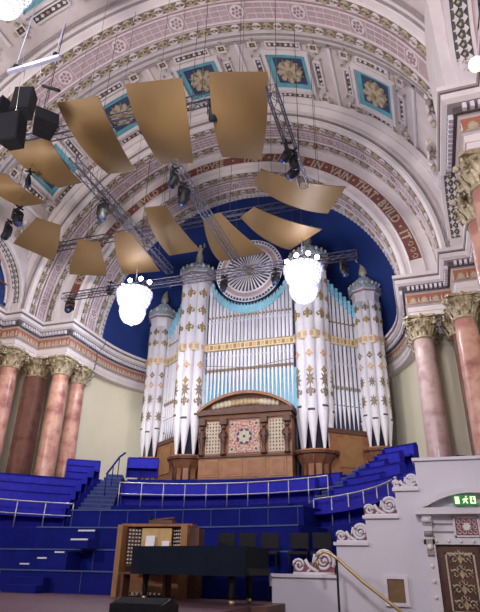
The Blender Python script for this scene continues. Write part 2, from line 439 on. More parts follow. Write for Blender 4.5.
# ------------------------------------------------------------------ arches and vault
def roundel(b, T, u, v, r, ground=PLASW, fl=PINKD, w=.03, n=14):
    b.prism([(u+r*cos(2*pi*i/n),v+r*sin(2*pi*i/n)) for i in range(n)],0,w,ground,T=T)
    for k in range(6):
        a=2*pi*k/6+.26; c=(u+r*.55*cos(a),v+r*.55*sin(a)); q=r*.24
        b.prism([(c[0]+q*cos(2*pi*i/6),c[1]+q*sin(2*pi*i/6)) for i in range(6)],w,w+.015,fl,T=T)
    q=r*.2; b.prism([(u+q*cos(2*pi*i/6),v+q*sin(2*pi*i/6)) for i in range(6)],w,w+.02,fl,T=T)
def pinkband(R, v0, v1, a0, a1, T, parent, name='panel_band', w0=0, per=None, rows=3):
    b=MB(T); L=R*(a1-a0); H=v1-v0; per=per or H*3.6; n=max(1,int(round(L/per))); per=L/n
    U0=R*a0
    b.box((U0,v0-.06,0),(U0+L,v0,.07+w0),PLASW,60); b.box((U0,v1,0),(U0+L,v1+.06,.07+w0),PLASW,60)
    b.box((U0,v0-.10,0),(U0+L,v0-.06,.05+w0),PINKD,60); b.box((U0,v1+.06,0),(U0+L,v1+.10,.05+w0),PINKD,60)
    b.box((U0,v0,0),(U0+L,v1,.01+w0),PINK,60)
    Tw=lambda u,v,w:T(u,v,w+w0)
    for i in range(n):
        c=U0+per*(i+.5)
        roundel(b,Tw,c,(v0+v1)/2,H*.42)
        for s in (-1,1): b.box((c+s*H*.52-.015,v0+.02,0),(c+s*H*.52+.015,v1-.02,.035),PLASW,T=Tw)
        x0=c+H*.56; x1=c+per-H*.56; nc=max(2,int((x1-x0)/(H/ rows)/1.4)); 
        for j in range(1,rows): b.box((x0,v0+H*j/rows-.010,0),(x1,v0+H*j/rows+.010,.03),PLASW,3,T=Tw)
        for j in range(1,nc): x=x0+(x1-x0)*j/nc; b.box((x-.010,v0+.02,0),(x+.010,v1-.02,.03),PLASW,T=Tw)
    return b.build(name,parent)
def guilloche(R, v0, v1, a0, a1, T, parent, per=.44, name='guilloche', ground=None):
    b=MB(T); L=R*(a1-a0); H=v1-v0; n=int(L/per); per=L/n; U0=R*a0; vc=(v0+v1)/2
    b.box((U0,v0,0),(U0+L,v1,.012),ground or GROUND,60)
    for i in range(n):
        c=U0+per*(i+.5); m_=GILTP if i%2 else PLASW
        for s in (-1,1):
            b.prism([(c-per*.42,vc+s*H*.10),(c-per*.2,vc+s*H*.46),(c+per*.2,vc+s*H*.46),(c+per*.42,vc+s*H*.10),(c+per*.16,vc+s*H*.24),(c-per*.16,vc+s*H*.24)],.0,.07,m_)
        b.prism([(c-per*.08,vc-H*.14),(c+per*.08,vc-H*.14),(c+per*.08,vc+H*.14),(c-per*.08,vc+H*.14)],.0,.08,GILTP)
        e=U0+per*i
        b.prism([(e-per*.09,vc),(e,vc-H*.3),(e+per*.09,vc),(e,vc+H*.3)],.0,.06,GILT)
    return b.build(name,parent)
def arcsolid(b,a0,a1,prof,m,n=72):
    # prof: list of (R,Y) closed polygon swept round the arch
    k=len(prof); vs=[];fs=[]
    for i in range(n+1):
        t=a0+(a1-a0)*i/n
        for R,Y in prof: vs.append((R*cos(t),Y,ZC+R*sin(t)))
    for i in range(n):
        for j in range(k):
            l=(j+1)%k; fs.append((i*k+j,(i+1)*k+j,(i+1)*k+l,i*k+l))
    fs += [tuple(range(k)),tuple(range(n*k+k-1,n*k-1,-1))]
    b.add(vs,fs,m)
# order 1 (inner arch, lettered)
b=MB(); arcsolid(b,0,pi,[(7.5,22.1),(7.5,20.05),(7.62,19.95),(7.70,19.95),(7.74,20.0),(7.90,20.0),(7.93,19.93),(8.49,19.93),(8.52,20.0),(8.72,19.97),(9.1,19.93),(9.1,22.1)],PLASW)
arch1=struct(b.build('trim_apse_arch'))
T=soff(7.5)
guilloche(7.5,20.10,20.42,0.02,pi-.02,T,arch1,.40)
pinkband(7.5,20.62,21.20,0.02,pi-.02,T,arch1)
guilloche(7.5,21.40,21.72,0.02,pi-.02,T,arch1,.40)
b=MB(T); 
for i in range(96):
    c=7.5*pi*(i+.5)/96; b.box((c-.07,21.9,0),(c+.05,22.05,.05),PLASW); b.box((c+.05,21.9,0),(c+.1,22.05,.02),STONE)
b.build('bead_row',arch1)
TF=face(19.93,8.2)
b=MB(TF); b.box((8.2*radians(8),7.96,0),(8.2*radians(172),8.46,.03),RED,80)
b.box((8.2*radians(7.2),7.93,0),(8.2*radians(172.8),7.965,.05),PLASW,80); b.box((8.2*radians(7.2),8.455,0),(8.2*radians(172.8),8.49,.05),PLASW,80)
band=b.build('inscription_band',arch1)
b=MB(TF)
def star(b,ang,r=.085,m=PLASW):
    u=8.2*ang; b.prism([(u+(r if i%2==0 else r*.35)*cos(pi*i/6),8.21+(r if i%2==0 else r*.35)*sin(pi*i/6)) for i in range(12)],.03,.05,m)
words=[('IT',16.3),('BVILD',26.3),('THAT',37.6),('VAIN',48.6),('IN',57.6),('LABOVR',68.0),('THEY',81.2),('HOVSE',97.3),('THE',111.0),('BVILD',122.6),('LORD',135.2),('THE',145.4),('EXCEPT',157.3)]
hw={'IT':1.9,'IN':2.2,'THE':3.3,'THAT':4.4,'VAIN':4.2,'THEY':4.3,'LORD':4.4,'BVILD':4.7,'HOVSE':5.3,'LABOVR':6.0,'EXCEPT':5.8}
for i in range(len(words)-1):
    e=words[i][1]+hw[words[i][0]]; f=words[i+1][1]-hw[words[i+1][0]]; star(b,radians((e+f)/2),.08,GILTP)
for a_ in (11.0,169.5):
    u=8.2*radians(a_)
    for k in range(3):
        uu_=u+(k-1)*.3; 
        b.tube([(uu_+.11*cos(t*.7)*(1-t/12),8.21+.16*sin(t*.7)*(1-t/12),.05) for t in range(10)],.018,GILTP,4)
b.build('inscription_stars',arch1)
# letters
dg=bpy.context.evaluated_depsgraph_get()
for wd,ac in words:
    cu=bpy.data.curves.new('txt','FONT'); cu.body=wd; cu.size=.44; cu.align_x='CENTER'; cu.extrude=.012; cu.offset=.010; cu.resolution_u=2; cu.space_character=1.12
    to=bpy.data.objects.new('txt',cu); COL.objects.link(to); bpy.context.view_layer.update()
    me=bpy.data.meshes.new_from_object(to.evaluated_get(bpy.context.evaluated_depsgraph_get()))
    bpy.data.objects.remove(to); bpy.data.curves.remove(cu)
    xs=[v.co.x for v in me.vertices]; wdt=(max(xs)-min(xs)); xm=(max(xs)+min(xs))/2; tw=2*radians(hw[wd]-.25)*8.2
    for v in me.vertices:
        u=8.2*radians(ac)-(v.co.x-xm)*tw/wdt; rr_=8.21+(v.co.y-.155)*1.22; t=u/8.2
        v.co=Vector((rr_*cos(t),19.885-v.co.z*1.0,ZC+rr_*sin(t)))
    me.materials.clear(); me.materials.append(GILTP); me.name='inscription_word'
    o=bpy.data.objects.new('inscription_word',me); COL.objects.link(o); o.parent=arch1
# order 2 (outer arch)
b=MB(); arcsolid(b,0,pi,[(8.95,20.0),(8.95,18.15),(9.02,18.02),(9.15,18.02),(9.2,18.1),(9.4,18.12),(9.45,18.0),(9.7,17.9),(9.75,17.78),(9.95,17.74),(10.0,17.95),(10.3,18.0),(10.3,20.0)],PLASW)
arch2=struct(b.build('trim_outer_arch'))
T=soff(8.95)
guilloche(8.95,18.22,18.52,0.02,pi-.02,T,arch2,.42); pinkband(8.95,18.72,19.24,0.02,pi-.02,T,arch2); guilloche(8.95,19.42,19.72,0.02,pi-.02,T,arch2,.42)
b=MB()
for R_,Y_ in ((9.2,18.0),(9.72,17.86)): arcsolid(b,0.02,pi-.02,[(R_,Y_+.1),(R_,Y_-.03),(R_+.05,Y_-.03),(R_+.05,Y_+.1)],STONE)
b.build('grey_fillet',arch2)
# vault
A0=radians(20.5)
b=MB(); 
vs=[];fs=[];n=80;ys=[2.0,8,18.0]
for i in range(n+1):
    t=A0+(pi-2*A0)*i/n
    for y in ys: vs.append((10.05*cos(t),y,ZC+10.05*sin(t)))
for i in range(n):
    for j in range(2): fs.append((3*i+j,3*i+j+1,3*i+4+j,3*i+3+j))
b.add(vs,fs,PLAS,smooth=True)
vault=struct(b.build('ceiling'))
# transverse ribs
def rib(name, y0, y1):
    b=MB(); yc=(y0+y1)/2
    arcsolid(b,A0,pi-A0,[(10.1,y0-.45),(10.0,y0-.45),(9.98,y0-.25),(9.93,y0-.2),(9.9,y0),(9.84,y0+.04),(9.84,y1-.04),(9.9,y1),(9.93,y1+.2),(9.98,y1+.25),(10.0,y1+.45),(10.1,y1+.45)],PLASW)
    r=struct(b.build(name)); T=soff(9.84)
    guilloche(9.84,y0+.06,y0+.38,A0,pi-A0,T,r,.46); pinkband(9.84,yc-.36,yc+.36,A0,pi-A0,T,r); guilloche(9.84,y1-.38,y1-.06,A0,pi-A0,T,r,.46)
    b=MB()
    for Y_ in (y0-.3,y1+.3,y0-.62,y1+.62): arcsolid(b,A0,pi-A0,[(10.06,Y_-.05),(9.96,Y_-.05),(9.96,Y_+.05),(10.06,Y_+.05)],STONE)
    b.build('grey_fillet',r)
rib('trim_rib',12.2,14.05)
# coffers
def scrollplate(b, T, u0,u1,v0,v1):
    b.box((u0-.06,v0-.06,0),(u1+.06,v0,.09),PLASW,3,T=T); b.box((u0-.06,v1,0),(u1+.06,v1+.06,.09),PLASW,3,T=T)
    b.box((u0-.06,v0,0),(u0,v1,.09),PLASW,T=T); b.box((u1,v0,0),(u1+.06,v1,.09),PLASW,T=T)
    b.box((u0,v0,0),(u1,v1,.02),DARK,3,T=T)
    L=u1-u0;H=v1-v0
    if L>=H:
        n=max(1,int(L/(H*.95)))
        for i in range(n):
            c=u0+L*(i+.5)/n; q=H*.32
            b.prism([(c-q,(v0+v1)/2),(c-q*.3,(v0+v1)/2+q*.9),(c+q*.9,(v0+v1)/2+q*.4),(c+q*.3,(v0+v1)/2-q*.9)],.02,.05,PLASW if i!=n//2 else GILT,T=T)
    else:
        n=max(1,int(H/(L*.95)))
        for i in range(n):
            c=v0+H*(i+.5)/n; q=L*.32
            b.prism([((u0+u1)/2-q,c),((u0+u1)/2+q*.3,c+q*.9),((u0+u1)/2+q,c),((u0+u1)/2-q*.3,c-q*.9)],.02,.05,PLASW if i!=n//2 else GILT,T=T)
def coffer(R, ang, yc, hy, parent):
    ua=R*radians(ang)
    T=lambda u,v,w:soff(R)(ua+u,yc+v,w)
    b=MB(T); hu=.93
    # raised frame
    for a_,c_ in (((-hu-.16,-hy-.14),(hu+.16,-hy)),((-hu-.16,hy),(hu+.16,hy+.14)),((-hu-.16,-hy),(-hu,hy)),((hu,-hy),(hu+.16,hy))):
        b.box((a_[0],a_[1],0),(c_[0],c_[1],.16),PLASW,4)
    b.box((-hu,-hy,0),(hu,hy,.02),NAVY,4)
    q=.24
    b.box((-hu,-hy,.02),(hu,-hy+q,.05),TEAL,4); b.box((-hu,hy-q,.02),(hu,hy,.05),TEAL,4); b.box((-hu,-hy+q,.02),(-hu+q,hy-q,.05),TEAL); b.box((hu-q,-hy+q,.02),(hu,hy-q,.05),TEAL)
    for s in (-1,1):
        scrollplate(b,T,-.75,.75,s*(hy+.42)-.13,s*(hy+.42)+.13)
        scrollplate(b,T,s*(hu+.47)-.12,s*(hu+.47)+.12,-.62,.62)
        for s2 in (-1,1):
            scrollplate(b,T,s*(hu+.47)-.14,s*(hu+.47)+.14,s2*(hy+.42)-.13,s2*(hy+.42)+.13)
            for e in (-1,1):
                c=(s*(hu+.47)+e*.27, s2*(hy+.42)); b.prism([(c[0]+.07*cos(k),c[1]+.07*sin(k)) for k in range(6)],0,.13,GILTP)
                c=(s*(hu+.47), s2*(hy+.42)+e*.27); b.prism([(c[0]+.07*cos(k),c[1]+.07*sin(k)) for k in range(6)],0,.13,GILTP)
                b.ball((s*(hu+.47)+e*.2, s2*.82,.06),.06,STONE,6)
    cp=b.build('coffer',parent)
    b=MB(T)
    for k in range(8):
        a=2*pi*k/8; d=(cos(a),sin(a)); p=(-d[1],d[0]); 
        poly=[(.1,-.04),(.28,-.11),(.36,-.07),(.50,-.13),(.60,0),(.50,.13),(.36,.07),(.28,.11),(.1,.04)]
        b.prism([(d[0]*x+p[0]*y,d[1]*x+p[1]*y) for x,y in poly],.03,.16,GILTP)
        a+=pi/8; d=(cos(a),sin(a)); p=(-d[1],d[0]); b.prism([(d[0]*x+p[0]*y,d[1]*x+p[1]*y) for x,y in ((.15,-.04),(.5,-.05),(.66,0),(.5,.05),(.15,.04))],.03,.09,GILT)
    b.prism([(.14*cos(2*pi*k/10),.14*sin(2*pi*k/10)) for k in range(10)],.1,.24,GILT)
    b.build('rosette',cp)
for a_ in (42,66.2,90.4,114.6,138.8): coffer(10.03,a_,16.22,.95,vault)
for a_ in (42,66.2,90.4,114.6,138.8): coffer(10.03,a_,9.3,.95,vault)
b=MB(soff(10.03))
for yc in (16.22,9.3):
    for k in range(6):
        u=10.03*radians(29.9+24.2*k); b.box((u-.07,yc-1.6,0),(u+.07,yc+1.6,.07),PLASW)
b.build('rib_strip',vault)
# scroll brackets where the vault meets the walls
for sg in (1,-1):
    b=MB()
    for y in (14.6,16.9):
        c=(sg*9.25,y,15.9)
        for k in range(22): b.ball((c[0]-sg*(.12+.10*sin(k*2.1)),y+.26*cos(k*1.3)*(1-k/40),c[2]-.75+.075*k),.085+.03*cos(k),(GILTP,PLASW,GILT,STONE)[k%4],6,sc=(1,1,1.3))
        b.tube([(c[0]-sg*.25,y+.28*cos(t*.55)*(1-t/16),c[2]-.35+.28*sin(t*.55)*(1-t/16)) for t in range(14)],.045,PLASW,5)
        b.tube([(c[0]-sg*.2,y+.25*cos(t*.6)*(1-t/14),c[2]+.8+.25*sin(t*.6)*(1-t/14)) for t in range(12)],.05,GILTP,5)
    struct(b.build('trim_bracket'))

# ------------------------------------------------------------------ columns
def capital_mesh(b, m1, r=.36, h=.83, z0=9.47):
    b.lathe([(r,z0-.04),(r+.06,z0-.02),(r+.06,z0+.04),(r,z0+.06),(r,z0+.3),(r+.08,z0+.55),(r+.20,z0+.70)],m1,20)
    def leaf(a, zb, hh, wd, out):
        d=(cos(a),sin(a)); p=(-d[1],d[0]); vs=[];fs=[]
        pr=[(0,.02,0),(.03,.35,.0),(.10,.7,.0),(.20*out/.2,.92,.0),(.26*out/.2,.86,0),(.25*out/.2,.74,0)]
        wv=[.8,1.0,1.0,.75,.5,.2]
        for (o_,zz,_),w_ in zip(pr,wv):
            for s in (-1,-.5,0,.5,1):
                rad=r+.04+o_-abs(s)*.02*w_+(.025 if s in(-.5,.5) else 0); x=d[0]*rad+p[0]*s*wd*w_; y=d[1]*rad+p[1]*s*wd*w_
                vs.append((x,y,zb+hh*zz))
        for i in range(5):
            for j in range(4): fs.append((i*5+j,i*5+j+1,(i+1)*5+j+1,(i+1)*5+j))
        b.add(vs,fs,m1,smooth=False)
    for k in range(8): leaf(2*pi*k/8,z0+.04,.34,.13,.16)
    for k in range(8): leaf(2*pi*(k+.5)/8,z0+.2,.42,.12,.19)
    for k in range(4):
        a=pi/4+pi*k/2; d=(cos(a),sin(a))
        pts=[]
        for t in range(15):
            q=t*.62; rad=.15*(1-t/17); c=(r+.27,z0+.60); pts.append((d[0]*(c[0]+rad*cos(pi-q+2.4)),d[1]*(c[0]+rad*cos(pi-q+2.4)),c[1]+rad*sin(pi-q+2.4)))
        b.tube(pts,.045,m1,5)
        b.tube([(d[0]*(r+.05),d[1]*(r+.05),z0+.3),(d[0]*(r+.12),d[1]*(r+.12),z0+.55),(d[0]*(r+.22),d[1]*(r+.22),z0+.72)],.045,m1,5)
        for s in (-.25,.25):
            a2=pi*k/2+s; b.tube([(cos(a2)*(r+.12+.02*t)+0,sin(a2)*(r+.12+.02*t),z0+.5+.05*t) for t in range(4)],.04,m1,5)
        a2=pi*k/2; b.ball((cos(a2)*(r+.22),sin(a2)*(r+.22),z0+.76),.09,m1,7)
    # abacus with concave sides
    poly=[]
    for k in range(4):
        a=pi/4+pi*k/2
        for da in (-.09,.09): poly.append(((r+.34)*cos(a+da),(r+.34)*sin(a+da)))
        for s in (.3,.5,.7):
            a3=a+pi/2*s; poly.append(((r+.34-.20*sin(pi*s)*1.05)*cos(a3)*1.0,(r+.34-.20*sin(pi*s)*1.05)*sin(a3)))
    b.prism(poly,z0+.74,z0+.83,m1)
def make_column(label, loc, mt, group=None):
    t=thing('marble_column',label,'column',(loc[0],loc[1],0),0,group)
    b=MB(); h0,h1=4.25,9.47
    prof=[]
    for i in range(11):
        s=i/10; prof.append((.40-.045*s**1.8, h0+(h1-h0)*s))
    b.lathe(prof,mt,28); b.build('shaft',t)
    b=MB(); capital_mesh(b,CAPM); b.build('capital',t)
    b=MB(); b.lathe([(.52,4.0),(.54,4.05),(.52,4.1),(.45,4.12),(.47,4.2),(.44,4.25),(.40,4.27)],PLASW,24); b.build('base_moulding',t)
    b=MB(); b.box((-.55,-.55,0.0),(.55,.55,3.85),PLASW); b.box((-.6,-.6,3.82),(.6,.6,4.0),PLASW); b.build('pedestal',t)
    return t
c0=make_column('orange-pink marble column with gilt Corinthian capital, leftmost column in the photo',(-9.6,18.45),MARB)
def col(loc,label,mt=MARB,rz=0.0):
    c=dup(c0,(loc[0],loc[1],0),rz,label)
    for k in kids(c):
        if k.name.startswith('shaft') and mt is not MARB:
            k.data=k.data.copy(); k.data.materials[0]=mt
    return c
bpy.context.view_layer.update()
col((-7.98,19.97),'pink marble column, nearer of the close pair left of the blue apse')
col((-8.0,21.35),'slimmer-looking pink marble column just behind the pair nearest the cream apse wall')
col((7.98,19.97),'greyish pink marble column right of the organ below the dentilled entablature',MARBG)
col((8.0,21.35),'greyish pink marble column hidden behind its twin right of the organ',MARBG)
col((9.38,18.5),'tall pink marble column on the right rising behind the white door wall')
col((9.56,12.5),'pink marble column at the right edge, farther of the highest pair')
col((9.58,11.15),'pink marble column at the right edge, nearest the camera')
def pier(loc,label,w=.42,mt=MARBB):
    t=thing('square_pilaster',label,'pilaster',(loc[0],loc[1],0))
    b=MB(); b.box((-w,-w,3.9),(w,w,9.47),mt)
    b.box((-w-.01,-w-.01,4.3),(-w+.1,-w+.1,9.4),mt); b.build('shaft',t)
    b=MB(); capital_mesh(b,CAPM,r=.40); b.build('capital',t)
    b=MB(); b.box((-w-.1,-w-.1,0),(w+.1,w+.1,3.9),PLASW); b.build('pedestal',t)
pier((-9.3,19.95),'shadowed brown marble pilaster between the left columns',.36)
pier((9.3,19.95),'dark brown pilaster between the two right columns',.27)
pier((-9.95,17.3),'brown pilaster at the far left edge of the photo',.25)

# ------------------------------------------------------------------ organ
org=thing('pipe_organ','great pipe organ with white and gold painted pipes and oak case filling the apse','pipe organ',(0,23.5,0))
def OT(u,v,w): return (u,v,w)
def ornament_on(b, r, z, ang, kind, m_, cx, cy, sc=1.0):
    # painted shapes wrapped on a pipe cylinder; ang 0 faces -y
    def T(u,v,w):
        a=-pi/2+ang+u/r; return (cx+(r+w)*cos(a), cy+(r+w)*sin(a), z+v)
    s=sc
    if kind=='fleur':
        b.prism([(-.03*s,-.18*s),(.03*s,-.18*s),(.05*s,0),(.10*s,.05*s),(.03*s,.10*s),(0,.20*s),(-.03*s,.10*s),(-.10*s,.05*s),(-.05*s,0)],.0,.03,m_,T=T)
        for q in (-1,1):
            b.prism([(q*.04*s,-.05*s),(q*.12*s,-.10*s),(q*.16*s,.0),(q*.12*s,.08*s),(q*.10*s,-.02*s)],.0,.03,m_,T=T)
    elif kind=='diamond':
        b.prism([(0,-.16*s),(.10*s,0),(0,.16*s),(-.10*s,0)],.0,.03,m_,T=T)
        b.prism([(-.12*s,-.02*s),(.12*s,-.02*s),(.12*s,.02*s),(-.12*s,.02*s)],.0,.032,m_,T=T)
    elif kind=='burst':
        b.prism([((.17 if k%2==0 else .07)*s*cos(2*pi*k/16),(.30 if k%2==0 else .14)*s*sin(2*pi*k/16)) for k in range(16)],.0,.03,m_,T=T)
    elif kind=='ring':
        n=8
        for k in range(n):
            u0=-1.3*r+2.6*r*k/n; b.prism([(u0,-.03*s),(u0+2.6*r/n,-.03*s),(u0+2.6*r/n,.03*s),(u0,.03*s)],.0,.03,m_,T=T)
def pipe(cx, cy, r, zf, zm, zt, orns, parent=org, m_=PIPE, ang=0, n=14):
    b=MB(); b.lathe([(r*.16,zf),(r*.2,zf+.04),(r,zm-.02),(r,zt-.05),(r*1.06,zt-.05),(r*1.06,zt)],m_,n,(cx,cy,0)); p=b.build('organ_pipe',parent)
    if r>.07:
        b=MB()
        def T(u,v,w):
            a=-pi/2+ang+u/r; return (cx+(r+w)*cos(a), cy+(r+w)*sin(a), zm+v)
        for q in range(6):
            ua=-r*.66+r*.22*q; ub=ua+r*.22
            b.box((ua,.05,-.01),(ub,.05+r*.45,.012),DARK,T=T); b.box((ua,-.03,-.01),(ub,.05,.022),PIPE,T=T)
        b.build('mouth',p)
    if orns:
        b=MB()
        for z,k,mm,sc in orns: ornament_on(b,r,z,ang,k,mm,cx,cy,sc)
        b.build('painted_ornament',p)
    return p
def statue(b, x, y, z, s=1.0, m_=GILTP, arm=1):
    b.lathe([(.05,0),(.20,.02),(.19,.12),(.15,.38),(.10,.55),(.13,.68),(.15,.78),(.06,.84),(.045,.88)],m_,10,(x,y,z),sx=s,sy=s*.8)
    b.ball((x,y,z+.96*1.0),.075*s,m_,8,sc=(1,1,1.2))
    for q in (-1,1):
        if arm: b.tube([(x+q*.12*s,y,z+.76),(x+q*.25*s,y-.05,z+.86),(x+q*.22*s,y-.08,z+1.06)],[.05*s,.045*s,.035*s],m_,6)
        else: b.tube([(x+q*.12*s,y,z+.76),(x+q*.2*s,y-.08,z+.6),(x+q*.05*s,y-.16,z+.58)],[.04*s,.035*s,.025*s],m_,6)
def crown(cx,cy,z,r,parent,nm):
    b=MB()
    b.lathe([(r*.86,z-.55),(r*.9,z-.5),(r*.92,z-.1),(r*1.05,z),(r*1.12,z+.06),(r*1.12,z+.14),(r*1.02,z+.16)],PIPE,8,(cx,cy,0),smooth=False)
    b.lathe([(r*1.10,z-.02),(r*1.16,z-.02),(r*1.16,z+.04)],PINKD,8,(cx,cy,0),smooth=False)
    b.lathe([(r*1.04,z+.16),(r*1.08,z+.20),(r*1.08,z+.34),(r*1.02,z+.38)],TURQP,16,(cx,cy,0))
    b.lathe([(r*1.0,z+.36),(r*.92,z+.55),(r*.7,z+.78),(r*.4,z+.96),(r*.16,z+1.06),(r*.12,z+1.16),(r*.2,z+1.2),(r*.2,z+1.26)],TURQP,20,(cx,cy,0))
    o=b.build('tower_crown',parent)
    b=MB()
    for k in range(20):
        a=2*pi*k/20; c=(cx+r*1.08*cos(a),cy+r*1.08*sin(a))
        b.ball((c[0],c[1],z+.44),.075*r/.9,PIPE if k%2 else GILTP,6,sc=(1,1,1.5))
        b.ball((cx+r*1.1*cos(a+.15),cy+r*1.1*sin(a+.15),z+.24),.05,GILTP if k%2 else TURQ,6)
        if k%2==0:
            for q in range(4):
                rr2=r*(.95-.2*q); zz=z+.5+.16*q; b.ball((cx+rr2*cos(a+.1),cy+rr2*sin(a+.1),zz),.05,PIPE,5)
    b.build('cresting',o)
    b=MB(); statue(b,cx,cy,z+1.24,1.15,GILTP); b.build('statue',o)
def oakbase(cx,cy,z0,z1,r,parent):
    b=MB()
    b.lathe([(r*.72,z0),(r*.74,z0+.1),(r*.70,z0+.14),(r*.72,z0+(z1-z0)*.55),(r*.95,z1-.28),(r*1.08,z1-.12),(r*1.14,z1-.06),(r*1.14,z1)],OAK,12,(cx,cy,0),smooth=False)
    b.lathe([(r*1.0,z1-.2),(r*1.12,z1-.16),(r*1.12,z1-.12)],OAKD,12,(cx,cy,0),smooth=False)
    o=b.build('tower_base',parent)
    b=MB()
    for k in range(12):
        a=2*pi*(k+.0)/12
        b.tube([(cx+r*.76*cos(a),cy+r*.76*sin(a),z0+.1),(cx+r*.74*cos(a),cy+r*.74*sin(a),z0+(z1-z0)*.5),(cx+r*1.0*cos(a),cy+r*1.0*sin(a),z1-.2)],.045,OAKD,5)
    b.build('carved_rib',o)
def tower(cx, cy, ztip, zmouth, zc, R, rp, zbelt, outer):
    # fan of five pipes round the front of a turret
    oakbase(cx,cy,5.0 if not outer else 5.2,ztip,R*1.02,org)
    for k in range(5):
        a=radians(-90+45*k) if not outer else radians(-84+42*k); px=cx+(R-rp)*sin(a); py=cy-(R-rp)*cos(a)
        dz=.0 if k in (0,2,4) else .18
        orn=[(zc-1.15,'fleur',PIPEG,1.55),(zc-2.15,'fleur',PIPEG,1.55),(zc-3.1,'fleur',PIPEG,1.55),(zbelt-.75,'diamond',PIPER,1.35),(zbelt-1.55,'diamond',PIPEG,1.3),(zmouth+1.5,'burst',PIPEBR,1.35),(zmouth+.95,'fleur',PIPEBR,1.4)]
        if outer: orn=[(zc-.9,'fleur',PIPEBR,1.1),(zc-1.55,'fleur',PIPEG,1.1),(zbelt-.6,'diamond',PIPEBR,1.2),(zbelt-1.15,'diamond',PIPER,1.2),(zbelt-1.9,'burst',PIPEBR,.95),(zmouth+.9,'burst',PIPEBR,1.05)]
        pipe(px,py,rp,ztip-.02,zmouth+dz,zc-.5,orn,ang=a)
    b=MB(); b.lathe([(R*.42,ztip-.1),(R*.42,zc-.3)],SWELL,16,(cx,cy,0)); b.build('turret_core',org)
    b=MB(); b.lathe([(R*1.0,zbelt),(R*1.05,zbelt+.03),(R*1.05,zbelt+.40),(R*1.0,zbelt+.43)],BELT,8,(cx,cy,0),smooth=False,a0=pi/8,a1=2*pi+pi/8); o=b.build('pipe_belt',org)
    b=MB()
    for k in range(18):
        a=2*pi*k/18; T=lambda u,v,w,a=a:(cx+(R*1.03+w)*cos(a)-u*sin(a),cy+(R*1.03+w)*sin(a)+u*cos(a),zbelt+.22+v)
        b.box((-.085,-.11,.0),(.085,.11,.02),PIPER,T=T); b.box((-.045,-.06,.02),(.045,.06,.03),GILTP,T=T)
    b.build('belt_panel',o)
    crown(cx,cy,zc,R*1.04,org,'')
def shift(sx): return sx
OY=23.5
orgparts_before=set(o.name for o in bpy.data.objects)
tower(-3.05,OY+.35,6.25,7.85,15.75,.87,.25,11.35,False)
tower( 3.05,OY+.35,6.25,7.85,15.75,.87,.25,11.35,False)
tower(-5.64,25.1,6.5,7.65,14.15,.70,.195,11.35,True)
tower( 5.64,25.1,6.5,7.65,14.15,.70,.195,11.35,True)
# central flat
NP=23
for i in range(NP):
    x=-2.12+4.24*i/(NP-1); zt=15.62-sqrt(max(.3,2.1**2-min(abs(x),2.0)**2))-.05
    mm=PIPEB if i%2 else PIPE
    pipe(x,OY+.05,.083,8.35,10.25+.12*abs(x),zt,[(11.0,'ring',PIPEB,1.0),(10.3,'ring',PIPEBR,2.2),(12.9,'ring',PIPEB,1.0),(13.15,'diamond',PIPEG,.5)],m_=mm,n=8)
b=MB(); b.box((-2.3,OY+.14,8.0),(2.3,OY+.2,10.2),TURQ); b.box((-2.3,OY+.14,10.2),(2.3,OY+.2,14.6),SWELL); b.build('pipe_backing',org)
b=MB(); b.box((-2.3,OY-.08,11.32),(2.3,OY+.12,11.70),BELT); 
b.box((-2.3,OY-.10,11.30),(2.3,OY-.07,11.34),PIPEG); b.box((-2.3,OY-.10,11.67),(2.3,OY-.07,11.71),PIPEG)
for i in range(22):
    x=-2.15+4.3*i/21; b.box((x-.07,OY-.095,11.40),(x+.07,OY-.08,11.61),PIPEG if i%2 else PIPER)
b.build('pipe_belt',org)
# cresting following the wheel
b=MB()
for i in range(24):
    x0=-2.1+4.2*i/24; x1=x0+4.2/24; xm=(x0+x1)/2
    zt=15.62-sqrt(max(.3,2.12**2-min(abs(xm),2.02)**2))
    b.box((x0,OY-.05,zt-.26),(x1,OY+.1,zt+.16),TURQ)
    b.prism([(x0,zt+.08),(xm,zt+.30),(x1,zt+.08)],OY-.04,OY+.05,TURQ,axes='uwv')
    b.prism([(xm-.02,zt-.2),(xm+.02,zt-.2),(xm+.02,zt+.12),(xm-.02,zt+.12)],OY-.07,OY-.04,TURQP,axes='uwv')
b.build('turquoise_cresting',org)
# wheel (rose) of the organ
wc=(0,OY-.15,15.62)
def WT(u,v,w): return (wc[0]+v*cos(u), wc[1]-w, wc[2]+v*sin(u))
b=MB(WT); b.box((0,.0,-.06),(2*pi,1.55,-.02),SWELL,40); b.box((0,1.26,-.04),(2*pi,1.34,.10),PIPE,48); b.box((0,1.34,-.04),(2*pi,1.56,.05),PINK,48)
b.box((0,1.56,-.04),(2*pi,1.62,.08),PIPE,48); b.box((0,1.60,-.06),(2*pi,1.80,-.01),NAVY,48); b.box((0,1.77,-.04),(2*pi,1.81,.04),PIPE,48)
wheel=b.build('organ_wheel',org)
b=MB(WT)
for k in range(36):
    a=2*pi*k/36
    # radiating spoke, wider outwards
    b.prism([(a-.05*.6,.22),(a+.05*.6,.22),(a+.032,1.27),(a-.032,1.27)],-.02,.05,PIPE)
b.prism([(2*pi*i/18,.24) for i in range(18)],-.02,.08,PIPEG)
b.build('spoke_fan',wheel)
b=MB(WT)
for k in range(60):
    a=2*pi*k/60; b.prism([(a-.03,1.61),(a+.03,1.61),(a,1.79)],-.02,.06,PIPE)
for k in range(36):
    a=2*pi*k/36; b.prism([(a-.03,1.45),(a,1.39),(a+.03,1.45),(a,1.51)],.05,.07,GILTP)
b.build('tooth_ring',wheel)
